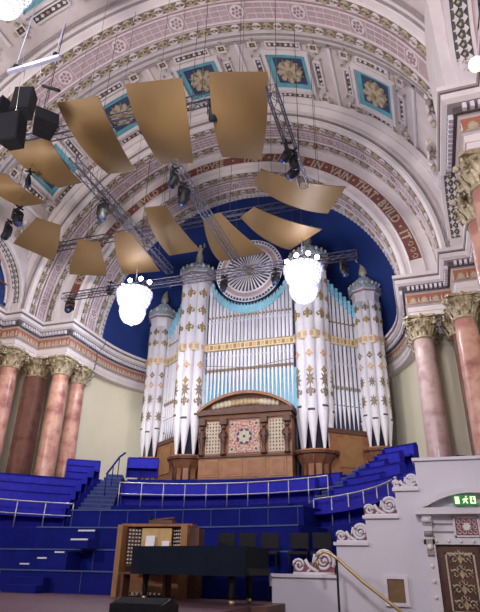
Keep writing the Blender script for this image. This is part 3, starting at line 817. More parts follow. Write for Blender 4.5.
# side flats
for sg in (-1,1):
    n=7
    for i in range(n):
        f=(i+.5)/n; x=sg*(3.85+1.25*f); y=OY+.55+1.0*f; zt=14.5-1.35*f
        pipe(x,y,.082,7.3,8.3,zt,[(9.2,'burst',PIPEBR,.45),(10.4,'ring',PIPEB,1.0),(12.5,'ring',PIPEG,1.0)],m_=PIPE if i%2 else PIPEB,n=9)
        b=MB(); b.box((x-.075,y-.12,zt-.30),(x+.075,y+.1,zt+.16),TURQ); b.prism([(x-.12,zt+.14),(x+.12,zt+.14),(x+.05,zt+.24),(x+.09,zt+.34),(x,zt+.42),(x-.09,zt+.34),(x-.05,zt+.24)],y-.12,y-.06,TURQ,axes='uwv'); b.build('pipe_finial',org)
    T=lambda u,v,w:(sg*(3.8+1.35*u),OY+.5+1.06*u-v,w)
    b=MB(T); b.box((0,.1,11.32),(1,.2,11.70),BELT)
    for i in range(8): b.box((.06+.12*i,.2,11.40),(.12+.12*i,.215,11.62),PIPER if i%2 else PIPEG)
    b.build('pipe_belt',org)
    b=MB(T); b.box((-.05,-.15,7.2),(1.05,-.1,13.3),SWELL); b.build('pipe_backing',org)
    b=MB(T); b.box((-.1,.25,5.0),(1.05,-.1,7.05),OAK); b.box((-.12,.32,7.05),(1.08,-.1,7.25),OAKD)
    b.box((.15,.25,5.6),(.85,.29,6.85),OAKL); b.build('side_case',org)
# central oak case
b=MB(); b.box((-2.15,OY-.55,4.9),(2.15,OY+.1,8.05),OAK); 
b.box((-2.2,OY-.62,7.72),(2.2,OY+.1,7.80),OAKD); b.box((-2.26,OY-.75,7.92),(2.26,OY+.1,8.16),OAKD)
b.box((-2.2,OY-.66,5.0),(2.2,OY-.5,5.12),OAKD); b.box((-2.2,OY-.64,6.02),(2.2,OY-.5,6.12),OAKD)
case=b.build('oak_case',org)
b=MB()
for x in (-1.55,-.62,.0,.62,1.55):
    pass
for x0,x1 in ((-1.9,-1.2),(-.95,-.08),(.08,.95),(1.2,1.9)):
    b.box((x0,OY-.58,5.2),(x1,OY-.545,5.95),OAKL)
    b.box((x0+.08,OY-.60,5.28),(x1-.08,OY-.575,5.87),OAK)
b.build('case_panel',case)
for x in (-1.48,1.48):
    b=MB(); b.box((x-.36,OY-.575,6.2),(x+.36,OY-.545,7.62),GILTP)
    for i in range(5):
        for j in range(9):
            b.prism([(x-.28+.14*i-.04,6.3+.155*j),(x-.28+.14*i,6.3+.155*j-.055),(x-.28+.14*i+.04,6.3+.155*j),(x-.28+.14*i,6.3+.155*j+.055)],OY-.59,OY-.57,OAKD,axes='uwv')
    b.build('lattice_panel',case)
b=MB(); b.box((-.72,OY-.585,6.2),(.72,OY-.545,7.62),mat('panel_red',(.30,.05,.06),.7,noise=(.62,.50,.38),scale=14,detail=1))
def PT(u,v,w): return (u,OY-.585-w,6.91+v)
b.T=PT
for k in range(8):
    a=2*pi*k/8; d=(cos(a),sin(a)); p=(-d[1],d[0])
    b.prism([(d[0]*x+p[0]*y,d[1]*x+p[1]*y) for x,y in ((.06,-.03),(.22,-.09),(.34,0),(.22,.09),(.06,.03))],.0,.02,GILTP)
b.prism([(.38*cos(2*pi*k/16)*(1 if k%2 else .88),.38*sin(2*pi*k/16)*(1 if k%2 else .88)) for k in range(16)],0,.008,NAVY)
for sx in (-1,1):
    for sy in (-1,1):
        b.prism([(sx*.56+.12*cos(2*pi*k/8),sy*.56+.12*sin(2*pi*k/8)) for k in range(8)],0,.015,GILTP)
        b.prism([(sx*.56+.06*cos(2*pi*k/8),sy*.56+.06*sin(2*pi*k/8)) for k in range(8)],.015,.02,NAVY)
    b.prism([(sx*.56+.07*cos(2*pi*k/8),.07*sin(2*pi*k/8)) for k in range(8)],0,.015,GILTP); b.prism([(.07*cos(2*pi*k/8),sx*.56+.07*sin(2*pi*k/8)) for k in range(8)],0,.015,GILTP)
b.build('rose_panel',case)
for x in (-1.98,-.94,.94,1.98):
    b=MB()
    b.lathe([(.12,6.1),(.15,6.15),(.09,6.25),(.08,6.55),(.14,6.7),(.15,6.95),(.10,7.05),(.12,7.2)],OAKD,10,(x,OY-.68,0))
    b.ball((x,OY-.70,7.32),.10,OAKD,8); b.box((x-.16,OY-.82,7.45),(x+.16,OY-.5,7.72),OAKD)
    for q in (-1,1): b.tube([(x+q*.12,OY-.7,7.12),(x+q*.2,OY-.76,6.95),(x+q*.08,OY-.84,6.85)],.04,OAKD,5)
    b.build('carved_figure',case)
# segmental pediment
def seg(x,rise=.78,half=2.2):
    Rr=(half*half+rise*rise)/(2*rise); return 8.16+sqrt(max(0,Rr*Rr-x*x))-(Rr-rise)
b=MB()
pts=[(-2.2+4.4*i/24) for i in range(25)]
b.prism([(x,seg(x)) for x in pts]+[(2.2,8.14),(-2.2,8.14)],OY-.5,OY+.05,OAKD,axes='uwv')
b.prism([(x,seg(x)+.03) for x in pts]+[(x,seg(x)-.11) for x in pts[::-1]],OY-.78,OY+.05,OAK,axes='uwv')
ped=b.build('pediment',case)
b=MB()
for k in range(-8,9):
    x=k*.19; h=seg(x)-8.16
    if h<.25: continue
    b.ball((x,OY-.52,8.16+h*.42),min(.17,h*.30),GILT if abs(k)<4 else GILTP,7,sc=(1,.5,1))
    b.tube([(x+.10*cos(t*.7)*(1-t/12),OY-.56,8.22+h*.38+.14*sin(t*.7)*(1-t/12)) for t in range(9)],.022,GILT,4)
b.build('gilt_carving',ped)
# organ body behind the pipes
b=MB(); b.box((-2.2,OY+.5,5),(2.2,OY+2.2,14.0),SWELL); b.prism([(-2.2,OY+.9),(-3.4,OY+1.0),(-5.3,25.3),(-5.3,26),(5.3,26),(5.3,25.3),(3.4,OY+1.0),(2.2,OY+.9)],5,12.6,SWELL); b.build('swell_box',org)
# parts were laid out in world coordinates: cancel the root offset
bpy.context.view_layer.update()
for o in kids(org): o.location=(o.location.x, o.location.y-23.5, o.location.z)

# platform under organ
b=MB(); b.prism([(-6.6,23.0),(6.6,23.0),(6.9,24.6),(5.5,27),(-5.5,27),(-6.9,24.6)],3.0,5.15,BLUEW); struct(b.build('floor_organ_platform'))

# ------------------------------------------------------------------ benches and rails
def bench(r, z, a0, a1, label, group, name='choir_bench'):
    t=thing(name,label,'bench',(0,0,0),0,group); n=max(4,int((a1-a0)*r/.5))
    b=MB(); arcsec(b,r+.18,r+.60,a0,a1,z+.36,z+.44,BLUE,n); b.build('seat',t)
    b=MB(); arcsec(b,r+.58,r+.64,a0,a1,z+.02,z+.86,BLUE,n); arcsec(b,r+.565,r+.655,a0,a1,z+.84,z+.88,BLUEC,n); b.build('backrest',t)
    for a in (a0,a1):
        b=MB(); d=.02/r; arcsec(b,r+.40,r+.66,a-d,a+d,z+.0,z+.8,BLUE,1); b.build('end_panel',t)
    return t
ordn=['front','second','third','fourth','fifth','sixth','seventh']
for k in range(NR):
    r=6.4+.8*k+.12; z=2.65+.376*k
    lim=radians(76) if r<8.8 else math.asin(min(1,8.9/(r+.8)))
    if k>=NR-3: lim=min(lim,radians(37.5))
    bench(r,z,-lim,-aout(r)-.02,'blue upholstered choir bench, %s row up, left of the aisle steps'%ordn[k],'blue benches in the left bank')
    bench(r,z,aout(r)+.02,min(lim,radians(46)) if k>=2 else lim,'blue upholstered choir bench, %s row up, behind the white scrolled wall'%ordn[k],'blue benches in the right bank')
for k in range(2,5):
    r=6.4+.8*k+.7; z=3.5+.18*(k-1)
    bench(r,z,-INN+.02,INN-.02,'long blue bench, %s row behind the central rail below the organ'%ordn[k-2],'blue benches below the organ')
for sg,nm in ((-1,'left'),):
    a0,a1=sorted((sg*radians(25),sg*radians(18.5)))
    bench(11.2,5.1,a0,a1,'short blue bench in front of the %s outer organ turret'%nm,'short blue benches beside the organ base')
def rail(r, z, a0, a1, posts, label, mt=STEEL, h=.8, mid=(.42,), name='guard_rail', cx=0.0):
    t=thing(name,label,'railing'); n=28
    P=lambda a,zz:(cx+r*sin(a),CY+r*cos(a),zz)
    b=MB(); b.tube([P(a0+(a1-a0)*i/n,z+h) for i in range(n+1)],.024,mt,6); b.build('top_rail',t)
    for m_ in mid:
        b=MB(); b.tube([P(a0+(a1-a0)*i/n,z+m_) for i in range(n+1)],.018,mt,6); b.build('middle_rail',t)
    for i in range(posts):
        a=a0+(a1-a0)*i/(posts-1); b=MB(); b.tube([P(a,z),P(a,z+h)],.018,mt,6); b.build('post',t)
rail(7.6,3.5,-radians(28.5),radians(30),11,'long steel guard rail across the choir directly below the organ case',cx=.7)
rail(6.5,2.65,-radians(74),-radians(35.5),6,'steel guard rail in front of the left bank of blue seats')
rail(6.5,2.65,radians(35.5),radians(76),7,'steel guard rail curving up to the white scrolled wall on the right',cx=.5)
# handrail by the aisle at upper left
t=thing('aisle_handrail','dark blue slanting handrail at the top of the left aisle steps','handrail',(-4.55,20.0,4.9))
b=MB(); b.tube([(.35,-1.2,-.1),(.0,.2,.80),(-.28,1.1,1.15)],.04,BLUEC,6); b.build('top_rail',t)
for q in (0,.5,1):
    b=MB(); b.tube([(.35*(1-q),-1.2+1.4*q,-.1+.9*q),(.35*(1-q),-1.2+1.4*q,-.9+.9*q)],.02,BLUEC,6); b.build('post',t)
# stairs on the stage risers
def stepblock(x,y,z,label,w=.75,nn=2):
    t=thing('step_block',label,'steps',(x,y,z),0,'portable blue steps on the risers')
    b=MB()
    for k in range(nn): b.box((-w/2,-.28*(nn-k),0),(w/2,-.28*(nn-k)+.28,.5/ (nn+0)*(k+1)*.9),BLUEW)
    b.build('treads',t); b=MB()
    for k in range(nn): b.box((-w/2,-.28*(nn-k)-.012,.45/nn*(k+1)-.035),(w/2,-.28*(nn-k)+.02,.45/nn*(k+1)+.004),WHITEN)
    b.build('white_nosing',t)
stepblock(-1.15,13.5,2.0,'blue steps with white nosings below the left aisle',.5,2)
t=thing('step_block','dark blue diagonal steps with three short white nosings on the left riser','steps',(-2.1,13.2,1.5),0,'portable blue steps on the risers')
b=MB()
for k in range(3): b.box((-.75+.5*k,-.4,0),(-.25+.5*k,.2,.14*(k+1)),BLUEW)
b.build('treads',t); b=MB()
for k in range(3): b.box((-.62+.5*k,-.412,.14*(k+1)-.03),(-.34+.5*k,-.36,.14*(k+1)+.004),WHITEN)
b.build('white_nosing',t)
t=thing('step_block','plain dark blue steps on the stage floor at far left','steps',(-2.0,12.65,1.0),0,'portable blue steps on the risers')
b=MB()
for k in range(2): b.box((-.6,-.5+.25*k,0),(.35,-.25+.25*k,.17*(k+1)),BLUEW)
b.build('treads',t)

# ------------------------------------------------------------------ white stair wall, door, rails on right
WY=12.0
b=MB()
b.prism([(5.53,0),(5.53,2.10),(6.15,2.10),(6.15,2.60),(6.79,2.60),(6.79,3.12),(7.24,3.12),(7.24,3.70),(11,3.70),(11,0)],WY,WY+.35,WPAINT,axes='uwv')
b.box((4.17,WY,0),(5.53,WY+1.2,1.50),WPAINT); 
struct(b.build('wall_stair'))
b=MB()
for x0,x1,z in ((4.13,5.53,1.50),(5.48,6.17,2.10),(6.10,6.81,2.60),(6.74,7.26,3.12),(7.19,11,3.70)): b.box((x0,WY-.06,z-.03),(x1,WY+.4,z+.03),WPAINT2)
b.box((4.13,WY-.05,1.30),(4.17,WY+.4,1.5),WPAINT2)
struct(b.build('trim_coping'))
def scroll(x,z,w,label):
    t=thing('scroll_ornament',label,'scroll ornament',(x,WY+.15,z),0,'white scrolls on the stepped wall')
    b=MB(); h=w*.56
    b.prism([(-w*.5,0),(w*.5,0),(w*.52,h*.5),(w*.42,h*.85),(w*.26,h*.98),(w*.10,h*.85),(0,h*.5),(-w*.2,h*.38),(-w*.3,h*.6),(-w*.42,h*.58),(-w*.5,h*.4)],-.02,.03,REDG,axes='uwv'); b.build('red_ground',t)
    b=MB()
    cx,cz=w*.26,h*.54
    b.tube([(cx+(h*.46)*(1-q/42)*cos(-.6+q*.42),-.03,cz+(h*.46)*(1-q/42)*sin(-.6+q*.42)) for q in range(36)],[.040-.0006*q for q in range(36)],WPAINT2,6)
    b.ball((cx,-.04,cz),.035,WPAINT2,8)
    b.tube([(-w*.36+(h*.28)*(1-q/26)*cos(pi-q*.5),-.03,h*.34+(h*.28)*(1-q/26)*sin(pi-q*.5)) for q in range(22)],.026,WPAINT2,6)
    b.tube([(-w*.2,-.03,h*.58),(-w*.12,-.03,h*.34),(0,-.03,h*.2),(w*.12,-.03,h*.1)],.035,WPAINT2,6)
    b.tube([(-w*.16,-.03,h*.08),(-w*.06,-.03,h*.22),(w*.0,-.03,h*.5),(w*.04,-.03,h*.8)],.028,WPAINT2,6)
    b.box((-w*.5,-.07,0),(w*.5,.07,.04),WPAINT2); b.build('scroll',t)
scroll(5.02,1.53,.84,'white scroll on red ground beside the brass handrail, lowest of the four')
scroll(5.85,2.13,.64,'white scroll ornament on the second step of the stair wall, above the handrail')
scroll(6.47,2.63,.66,'white scroll ornament on the third step of the stair wall')
scroll(7.0,3.15,.50,'white scroll ornament on the highest step beside the wall top')
# door
dcx=8.22
b=MB(); b.box((dcx-.80,WY-.05,0),(dcx+.80,WY-.01,2.09),DOORM); d1=struct(b.build('door_1'))
for s in (-1,1):
    b=MB(); x0=dcx+(s-1)*.37+.02; x1=x0+.70
    x0,x1=(dcx-.72,dcx-.02) if s<0 else (dcx+.02,dcx+.72)
    b.box((x0,WY-.09,0.02),(x1,WY-.05,2.05),DOORM); lf=b.build('door_leaf',d1)
    b=MB()
    for z0,z1 in ((.95,1.95),(.15,.80)):
        for A,B in (((x0+.09,z0),(x1-.09,z0+.03)),((x0+.09,z1-.03),(x1-.09,z1)),((x0+.09,z0),(x0+.12,z1)),((x1-.12,z0),(x1-.09,z1))):
            b.box((A[0],WY-.105,A[1]),(B[0],WY-.09,B[1]),GILTP)
        xm=(x0+x1)/2; n=int((z1-z0)/.22)
        for k in range(n):
            zz=z0+.13+k*(z1-z0-.24)/max(1,n-1)
            for q in (-1,1):
                b.tube([(xm+q*(.11+.08*cos(t*.7)*(1-t/13)),WY-.10,zz+.09*sin(t*.7)*(1-t/13)) for t in range(12)],.015,GILTP,4)
                b.tube([(xm+q*(.05+.05*cos(2+t*.7)*(1-t/11)),WY-.10,zz+.11+.05*sin(2+t*.7)*(1-t/11)) for t in range(9)],.013,GILTP,4)
                b.tube([(xm+q*.19,WY-.10,zz-.08),(xm+q*.15,WY-.10,zz),(xm+q*.19,WY-.10,zz+.08)],.012,GILTP,4)
            b.prism([(xm-.05,zz),(xm,zz+.09),(xm+.05,zz),(xm,zz-.09)],WY-.11,WY-.09,GILT,axes='uwv')
    b.build('gilt_tracery',lf)
b=MB()
for s in (-1,1):
    b.box((dcx+s*.80-.02 if s>0 else dcx-.98,WY-.14,0),(dcx+.98 if s>0 else dcx-.78,WY,2.18),WPAINT2)
b.box((dcx-.98,WY-.14,2.09),(dcx+.98,WY,2.20),WPAINT2)
b.box((dcx-.9,WY-.08,2.2),(dcx+.9,WY,2.62),WPAINT2)
b.box((dcx-.84,WY-.10,2.30),(dcx-.42,WY-.08,2.33),STONE); b.box((dcx-.84,WY-.10,2.44),(dcx-.42,WY-.08,2.47),STONE); 
b.box((dcx+.42,WY-.10,2.30),(dcx+.84,WY-.08,2.33),STONE)
b.box((dcx-1.08,WY-.30,2.62),(dcx+1.08,WY,2.74),WPAINT2)
for k in range(8): b.ball((dcx-.88,WY-.15,.15+.26*k),.035,IVORY,6); b.ball((dcx-.75+.22*k,WY-.15,2.145),.03,IVORY,6)
fr=b.build('door_frame',d1)
b=MB()
def ps(x,rise=.36,half=1.06):
    Rr=(half*half+rise*rise)/(2*rise); return sqrt(max(0,Rr*Rr-x*x))-(Rr-rise)
xs=[-1.08+2.16*i/20 for i in range(21)]
b.prism([(dcx+x,2.74+ps(x)) for x in xs]+[(dcx+x*.97,max(2.74,2.64+ps(x))) for x in xs[::-1]],WY-.30,WY,WPAINT2,axes='uwv')
b.prism([(dcx+x,2.72+ps(x)*.95) for x in xs]+[(dcx+1.06,2.72),(dcx-1.06,2.72)],WY-.05,WY,WPAINT,axes='uwv')
b.build('door_pediment',d1)
for s in (-1,1):
    b=MB(); x=dcx+s*.88
    b.box((x-.09,WY-.22,2.44),(x+.09,WY,2.62),WPAINT2); b.box((x-.08,WY-.18,2.18),(x+.08,WY,2.44),WPAINT2)
    b.tube([(x+.08,WY-.2,2.50),(x,WY-.26,2.52),(x-.08,WY-.2,2.50)],.05,WPAINT2,6); b.tube([(x+.08,WY-.2,2.28),(x-.08,WY-.2,2.28)],.05,STONE,6)
    b.box((x-.06,WY-.2,1.9),(x+.06,WY,2.18),STONE); b.ball((x,WY-.2,2.04),.06,IVORY,6)
    b.build('console_bracket',d1)
b=MB(); b.box((7.84,WY-.12,2.24),(8.26,WY-.08,2.56),REDG)
for i in range(4):
    for j in range(3):
        b.tube([(7.91+.095*i+.035*cos(t),WY-.125,2.31+.09*j+.035*sin(t)) for t in range(7)],.009,PLASW,4)
b.prism([(8.05+.07*cos(k),2.40+.07*sin(k)) for k in range(6)],WY-.14,WY-.12,IVORY,axes='uwv')
for A,B in (((7.82,2.22),(8.28,2.25)),((7.82,2.55),(8.28,2.58)),((7.82,2.22),(7.85,2.58)),((8.25,2.22),(8.28,2.58))): b.box((A[0],WY-.14,A[1]),(B[0],WY-.08,B[1]),WPAINT2)
b.build('pierced_grille',d1)
# exit sign
t=thing('exit_sign','green illuminated exit sign with running figure and arrow above the door','exit sign',(8.07,WY-.34,2.76))
b=MB(); b.box((-.20,-.03,0),(.22,.03,.19),EXITG); b.build('sign_box',t)
b=MB(); b.box((-.17,-.036,.03),(-.09,-.03,.16),EXITW); b.box((.10,-.036,.03),(.20,-.03,.16),EXITW)
b.prism([(-.04,.04),(-.01,.04),(.01,.08),(.04,.03),(.06,.04),(.035,.10),(.07,.11),(.06,.13),(.01,.13),(-.04,.11),(-.03,.09),(.0,.10)],-.036,-.03,EXITW,axes='uwv')
b.ball((.035,-.034,.155),.016,EXITW,6)
b.build('pictogram',t)
b=MB(); b.prism([(.15,.045),(.185,.09),(.16,.09),(.16,.145),(.14,.145),(.14,.09),(.115,.09)],-.040,-.036,EXITG,axes='uwv'); b.build('arrow',t)
# framed board
t=thing('framed_board','brown notice board in a white frame on the white stair wall','notice board',(6.63,WY,1.28))
b=MB(); 
for A,B in (((-.23,-.26),(.23,-.20)),((-.23,.20),(.23,.26)),((-.23,-.2),(-.16,.2)),((.16,-.2),(.23,.2))): b.box((A[0],-.06,A[1]),(B[0],0,B[1]),WPAINT2)
b.build('frame',t); b=MB(); b.box((-.16,-.03,-.2),(.16,0,.2),BOARD); b.build('board',t)
# brass handrail
t=thing('brass_handrail','curved brass handrail with dark post sweeping down beside the white stair wall','handrail',(5.6,11.35,0))
b=MB(); pts=[(-.34,0,1.62),(-.37,0,1.76),(-.33,0,1.87),(-.22,0,1.93),(-.10,0,1.90),(.05,0,1.80),(.5,-.03,1.42),(1.0,-.06,1.06),(1.5,-.1,.68)]
b.tube(pts,.03,BRASS,8); b.build('handrail_tube',t)
b=MB(); b.tube([(.02,0,0.0),(.02,0,1.80)],.022,BLACK,8); b.build('post',t)
b=MB(); b.tube([(1.4,-.09,0.0),(1.4,-.09,.76)],.022,BLACK,8); b.build('post',t)
b=MB()
for k in range(6): b.box((4.15+.3*k,10.6,0),(4.45+.3*k,11.95,1.0-.166*(k)),OAKD)
struct(b.build('floor_stage_steps'))
# back wall sensor + orchestra chairs
def mkchair():
    t=thing('orchestra_chair','black orchestra chair','chair',(0,0,0),0,'black chairs beside the white platform')
    b=MB(); b.box((-.22,-.22,.42),(.22,.22,.48),BLACK); b.build('seat',t)
    b=MB(); b.box((-.21,.20,.55),(.21,.24,.88),BLACK); b.build('backrest',t)
    for x in (-1,1):
        for y in (-1,1):
            b=MB(); b.tube([(x*.2,y*.2,0),(x*.2,y*.2,.43 if y<0 else .86)],.013,BLACK,5); b.build('leg',t)
    return t
ch=mkchair()
spots=[(2.7,13.1,1.5),(3.25,13.1,1.5),(3.8,13.1,1.5),(4.5,13.1,1.5),(5.05,12.98,1.5),(5.6,13.1,1.5)]
lbs=['black chair on the lower riser, farthest left behind the piano','black chair on the lower riser, second from the left','black chair on the lower riser, third from the left','black chair on the lower riser, fourth from the left','black chair just behind the lowest white scroll','black chair against the stair wall behind the lowest scroll']
ch.location=spots[0]; ch['label']=lbs[0]
for s_,l_ in zip(spots[1:],lbs[1:]): dup(ch,s_,0.1,l_)
b=MB(); b.box((4.3,12.75,0),(6.2,13.5,1.5),BLUEW); struct(b.build('floor_riser_side'))

# ------------------------------------------------------------------ console, piano, wedge
t=thing('organ_console','oak organ console with ivory stop knobs and music desk, lid open','organ console',(1.33,12.3,1.0),radians(4)); t.scale=(.87,1,1)
b=MB(); b.box((-.98,-.30,0),(-.84,.32,1.48),OAKL); b.build('side_panel',t)
b=MB(); b.box((.80,-.30,0),(.98,.32,1.48),OAKL); b.build('side_panel',t)
b=MB(); b.box((-.78,.22,0),(.78,.32,1.48),OAK); b.box((-1.0,-.05,1.46),(1.0,.34,1.52),OAK); b.box((.98,-.1,0),(1.22,.3,1.42),OAKD); b.build('carcase',t)
for s in (-1,1):
    T=lambda u,v,w,s=s:(s*(.60+.0)+u*1.0, .08-s*u*.5-w, v)
    b=MB(T); b.box((-.2,.62,-.05),(.2,1.42,.0),OAKD); jb=b.build('stop_jamb',t)
    b=MB(T)
    for i in range(5):
        for j in range(10): b.lathe([(.016,0),(.022,.02),(.024,.05)],IVORY,6,T=lambda x,y,z,i=i,j=j,T=T:T(-.15+.075*i+x,.68+.077*j+y,z))
    b.build('stop_knobs',jb)
b=MB(); b.box((-.42,-.0,.95),(.42,.05,1.42),MAPLE); b.box((-.44,-.06,.93),(.44,.05,.97),OAKL); b.build('music_desk',t)
b=MB()
for k in range(4):
    b.box((-.42,-.26+.09*k,.62+.07*k),(.42,-.15+.09*k,.65+.07*k),IVORY)
    for i in range(26):
        if i%7 in (1,2,4,5,6): b.box((-.41+.0315*i,-.21+.09*k,.65+.07*k),(-.395+.0315*i,-.15+.09*k,.665+.07*k),BLACK)
b.box((-.45,-.1,.55),(.45,.2,.62),OAKD)
b.build('keyboards',t)
b=MB(); b.box((-.76,-.05,.02),(.76,.25,.28),OAKL)
for i in range(16): b.box((-.45+.06*i,-.35,.06),(-.42+.06*i,.0,.10),IVORY if i%2 else OAKD)
b.build('pedal_board',t)
t2=tag(MB().box((-.11,-.01,0),(.11,.0,.28),PAPER).build('sheet_music',None,(1.22,12.20,1.98)),'white sheet of music on the left of the console music desk','sheet music')
t2.rotation_euler=(radians(-8),0,radians(4))
t2=tag(MB().box((-.09,-.01,0),(.09,.0,.17),PAPER).build('sheet_music',None,(1.60,12.24,1.98)),'small white paper on the right of the console music desk','sheet music')
t2.rotation_euler=(radians(-8),0,radians(8))
b=MB(); b.box((-.32,-.12,0),(.28,.12,.07),OAKD); b.box((-.36,-.06,.02),(-.30,.02,.16),BLACK); b.tube([(-.3,0,.07),(.28,.0,.12)],.03,OAKD,6)
tag(b.build('score_box',None,(1.42,12.42,2.53)),'small dark box lying on top of the organ console','box')
# piano
t=thing('grand_piano','covered black grand piano standing side-on in front of the organ console','piano',(2.75,11.1,1.0))
outl=[(-1.30,.05),(-1.22,-.22),(-.95,-.38),(-.45,-.45),(.10,-.62),(.60,-.74),(1.36,-.76),(1.38,.70),(-.80,.72),(-1.15,.55),(-1.30,.30)]
b=MB(); b.prism(outl,.55,.90,BLACK); b.build('case',t)
b=MB(); b.prism([(x*1.015,y*1.03) for x,y in outl],.48,.985,COVER); b.build('cloth_cover',t)
b=MB(); b.box((1.0,-.72,.50),(1.44,.68,.62),BLACK); b.build('key_bed',t)
for x,y in ((-1.02,.05),(1.05,-.55),(1.05,.50)):
    b=MB(); b.lathe([(.035,.09),(.045,.12),(.06,.2),(.05,.3),(.07,.42),(.08,.5)],BLACK,10,(x,y,0)); lg=b.build('leg',t)
    b=MB(); b.lathe([(.03,0),(.055,.02),(.055,.07),(.03,.09)],BRASS,10,(x,y,0)); b.build('brass_caster',lg)
b=MB(); b.box((.75,-.1,.10),(.95,.1,.14),BLACK); b.tube([(.85,-.07,.12),(.85,-.07,.5)],.015,BLACK,6); b.tube([(.85,.07,.12),(.85,.07,.5)],.015,BLACK,6); b.build('pedal_lyre',t)
t=thing('organ_bench','dark wooden organ bench tucked under the console behind the piano','bench',(1.45,11.72,1.0))
b=MB(); b.box((-.6,-.16,.46),(.6,.16,.50),OAKD); b.build('seat',t)
for x in (-.5,.5):
    b=MB(); b.box((x-.03,-.15,0),(x+.03,.15,.46),OAKD); b.build('leg',t)
t=thing('monitor_wedge','black stage monitor wedge lying at the stage front','stage monitor',(3.35,8.0,1.0))
b=MB(); b.prism([(-.26,0),(.26,0),(.26,.12),(.0,.20),(-.26,.13)],-.42,.42,BLACK,T=lambda u,v,w:(w,u,v)); b.build('cabinet',t)
b=MB(); b.prism([(-.25,.135),(-.01,.205),(-.01,.21),(-.25,.14)],-.38,.38,GRILL,T=lambda u,v,w:(w,u,v)); b.build('grille',t)

# ------------------------------------------------------------------ reflectors
def refl(q, label, group, sag=.28, bow=.10):
    # q: four corners in world (TL,TR,BR,BL)
    q=[Vector(p) for p in q]; c=sum(q,Vector())/4
    n=(q[1]-q[0]).cross(q[3]-q[0]).normalized()
    if n.z>0: n=-n
    t=thing('acoustic_reflector',label,'acoustic reflector',c,0,group)
    nu,nv=6,14; vs=[];
    for lay in (0,1):
        for j in range(nv+1):
            f=j/nv
            L=q[0].lerp(q[3],f); R=q[1].lerp(q[2],f); ax=(R-L)
            e=bow*4*f*(1-f)*.5
            for i in range(nu+1):
                s=-e+(1+2*e)*i/nu
                p=L+ax*s + n*(sag*4*f*(1-f)) - n*(lay*.035) - c
                vs.append(tuple(p))
    k=(nu+1)*(nv+1); fs=[]; 
    for j in range(nv):
        for i in range(nu):
            a=j*(nu+1)+i; fs.append((a,a+1,a+nu+2,a+nu+1)); fs.append((k+a,k+a+nu+1,k+a+nu+2,k+a+1))
    ed=[]
    for j in range(nv):
        for i in (0,nu): a=j*(nu+1)+i; ed.append((a,a+nu+1,k+a+nu+1,k+a))
    for i in range(nu):
        for j in (0,nv): a=j*(nu+1)+i; ed.append((a,k+a,k+a+1,a+1))
    b=MB(); b.add(vs,fs,REFL,smooth=True); b.add(vs,ed,REFLE); b.build('panel',t)
    for j,f in ((0,.2),(1,.8)):
        p=(q[0].lerp(q[3],f)+q[1].lerp(q[2],f))/2 - c + n*(sag*4*f*(1-f))
        P=p+c; zt=ZC+sqrt(max(1,10.0**2-P.x**2)) if P.y<18 else 17.5
        b=MB(); b.tube([tuple(p),(p.x,p.y,zt-c.z if P.y<18 else p.z+3.0)],.008,CABLE,4); b.build('suspension_cable',t)
G1='large gold reflectors in the near row'; G2='gold reflectors in the row over the organ'
refl([(2.8,10.4,14.8),(4.45,10.9,14.8),(3.5,13.5,13.9),(2.3,13.0,13.9)],'large gold reflector, rightmost of the near row, tapering downwards',G1)
refl([(.2,10.05,14.8),(1.95,10.35,14.8),(1.25,13.0,13.9),(.2,12.7,13.9)],'large gold reflector, second from the right in the near row',G1)
refl([(-2.25,10.05,14.8),(-.85,10.2,14.8),(-.8,12.8,13.9),(-1.8,12.65,13.9)],'large gold reflector beside the hanging black loudspeakers',G1)
refl([(-5.15,11.15,14.8),(-3.45,11.3,14.8),(-2.95,12.8,13.9),(-3.9,12.8,13.9)],'large gold reflector below the hanging black loudspeakers',G1)
refl([(-7.3,12.1,14.8),(-6.2,12.4,14.8),(-4.9,13.45,13.9),(-6.05,13.35,13.9)],'gold reflector at the left edge of the photo, left end of the near row',G1)
refl([(-6.75,15.05,14.7),(-6.1,15.85,14.7),(-7.3,17.15,13.9),(-8.05,15.45,13.9)],'gold reflector over the left columns, leftmost of the far row',G2,.2)
refl([(-6.0,17.0,14.7),(-5.2,17.5,14.7),(-5.7,19.1,13.9),(-7.3,18.45,13.9)],'gold reflector above the left chandelier truss, second from left in the far row',G2,.2)
refl([(-4.2,17.0,14.7),(-3.25,17.2,14.7),(-3.05,19.4,13.9),(-4.8,19.2,13.9)],'gold reflector directly above the left chandelier',G2,.2)
refl([(-2.1,15.75,14.7),(-1.2,15.85,14.7),(-.6,18.25,13.9),(-2.05,18.25,13.9)],'gold reflector between the left chandelier and the organ wheel',G2,.2)
refl([(-.1,17.2,14.7),(.75,16.95,14.7),(2.05,19.25,13.9),(-.1,19.35,13.9)],'gold reflector hanging in front of the organ wheel',G2,.2)
refl([(1.45,17.5,14.7),(2.2,17.0,14.7),(4.7,18.15,13.9),(3.1,19.3,13.9)],'gold reflector with violet lit tip above the right chandelier',G2,.2)
refl([(2.55,15.55,14.7),(3.1,14.85,14.7),(6.0,15.75,13.9),(5.1,17.15,13.9)],'gold reflector highest and rightmost of the far row, before the inscription',G2,.26)

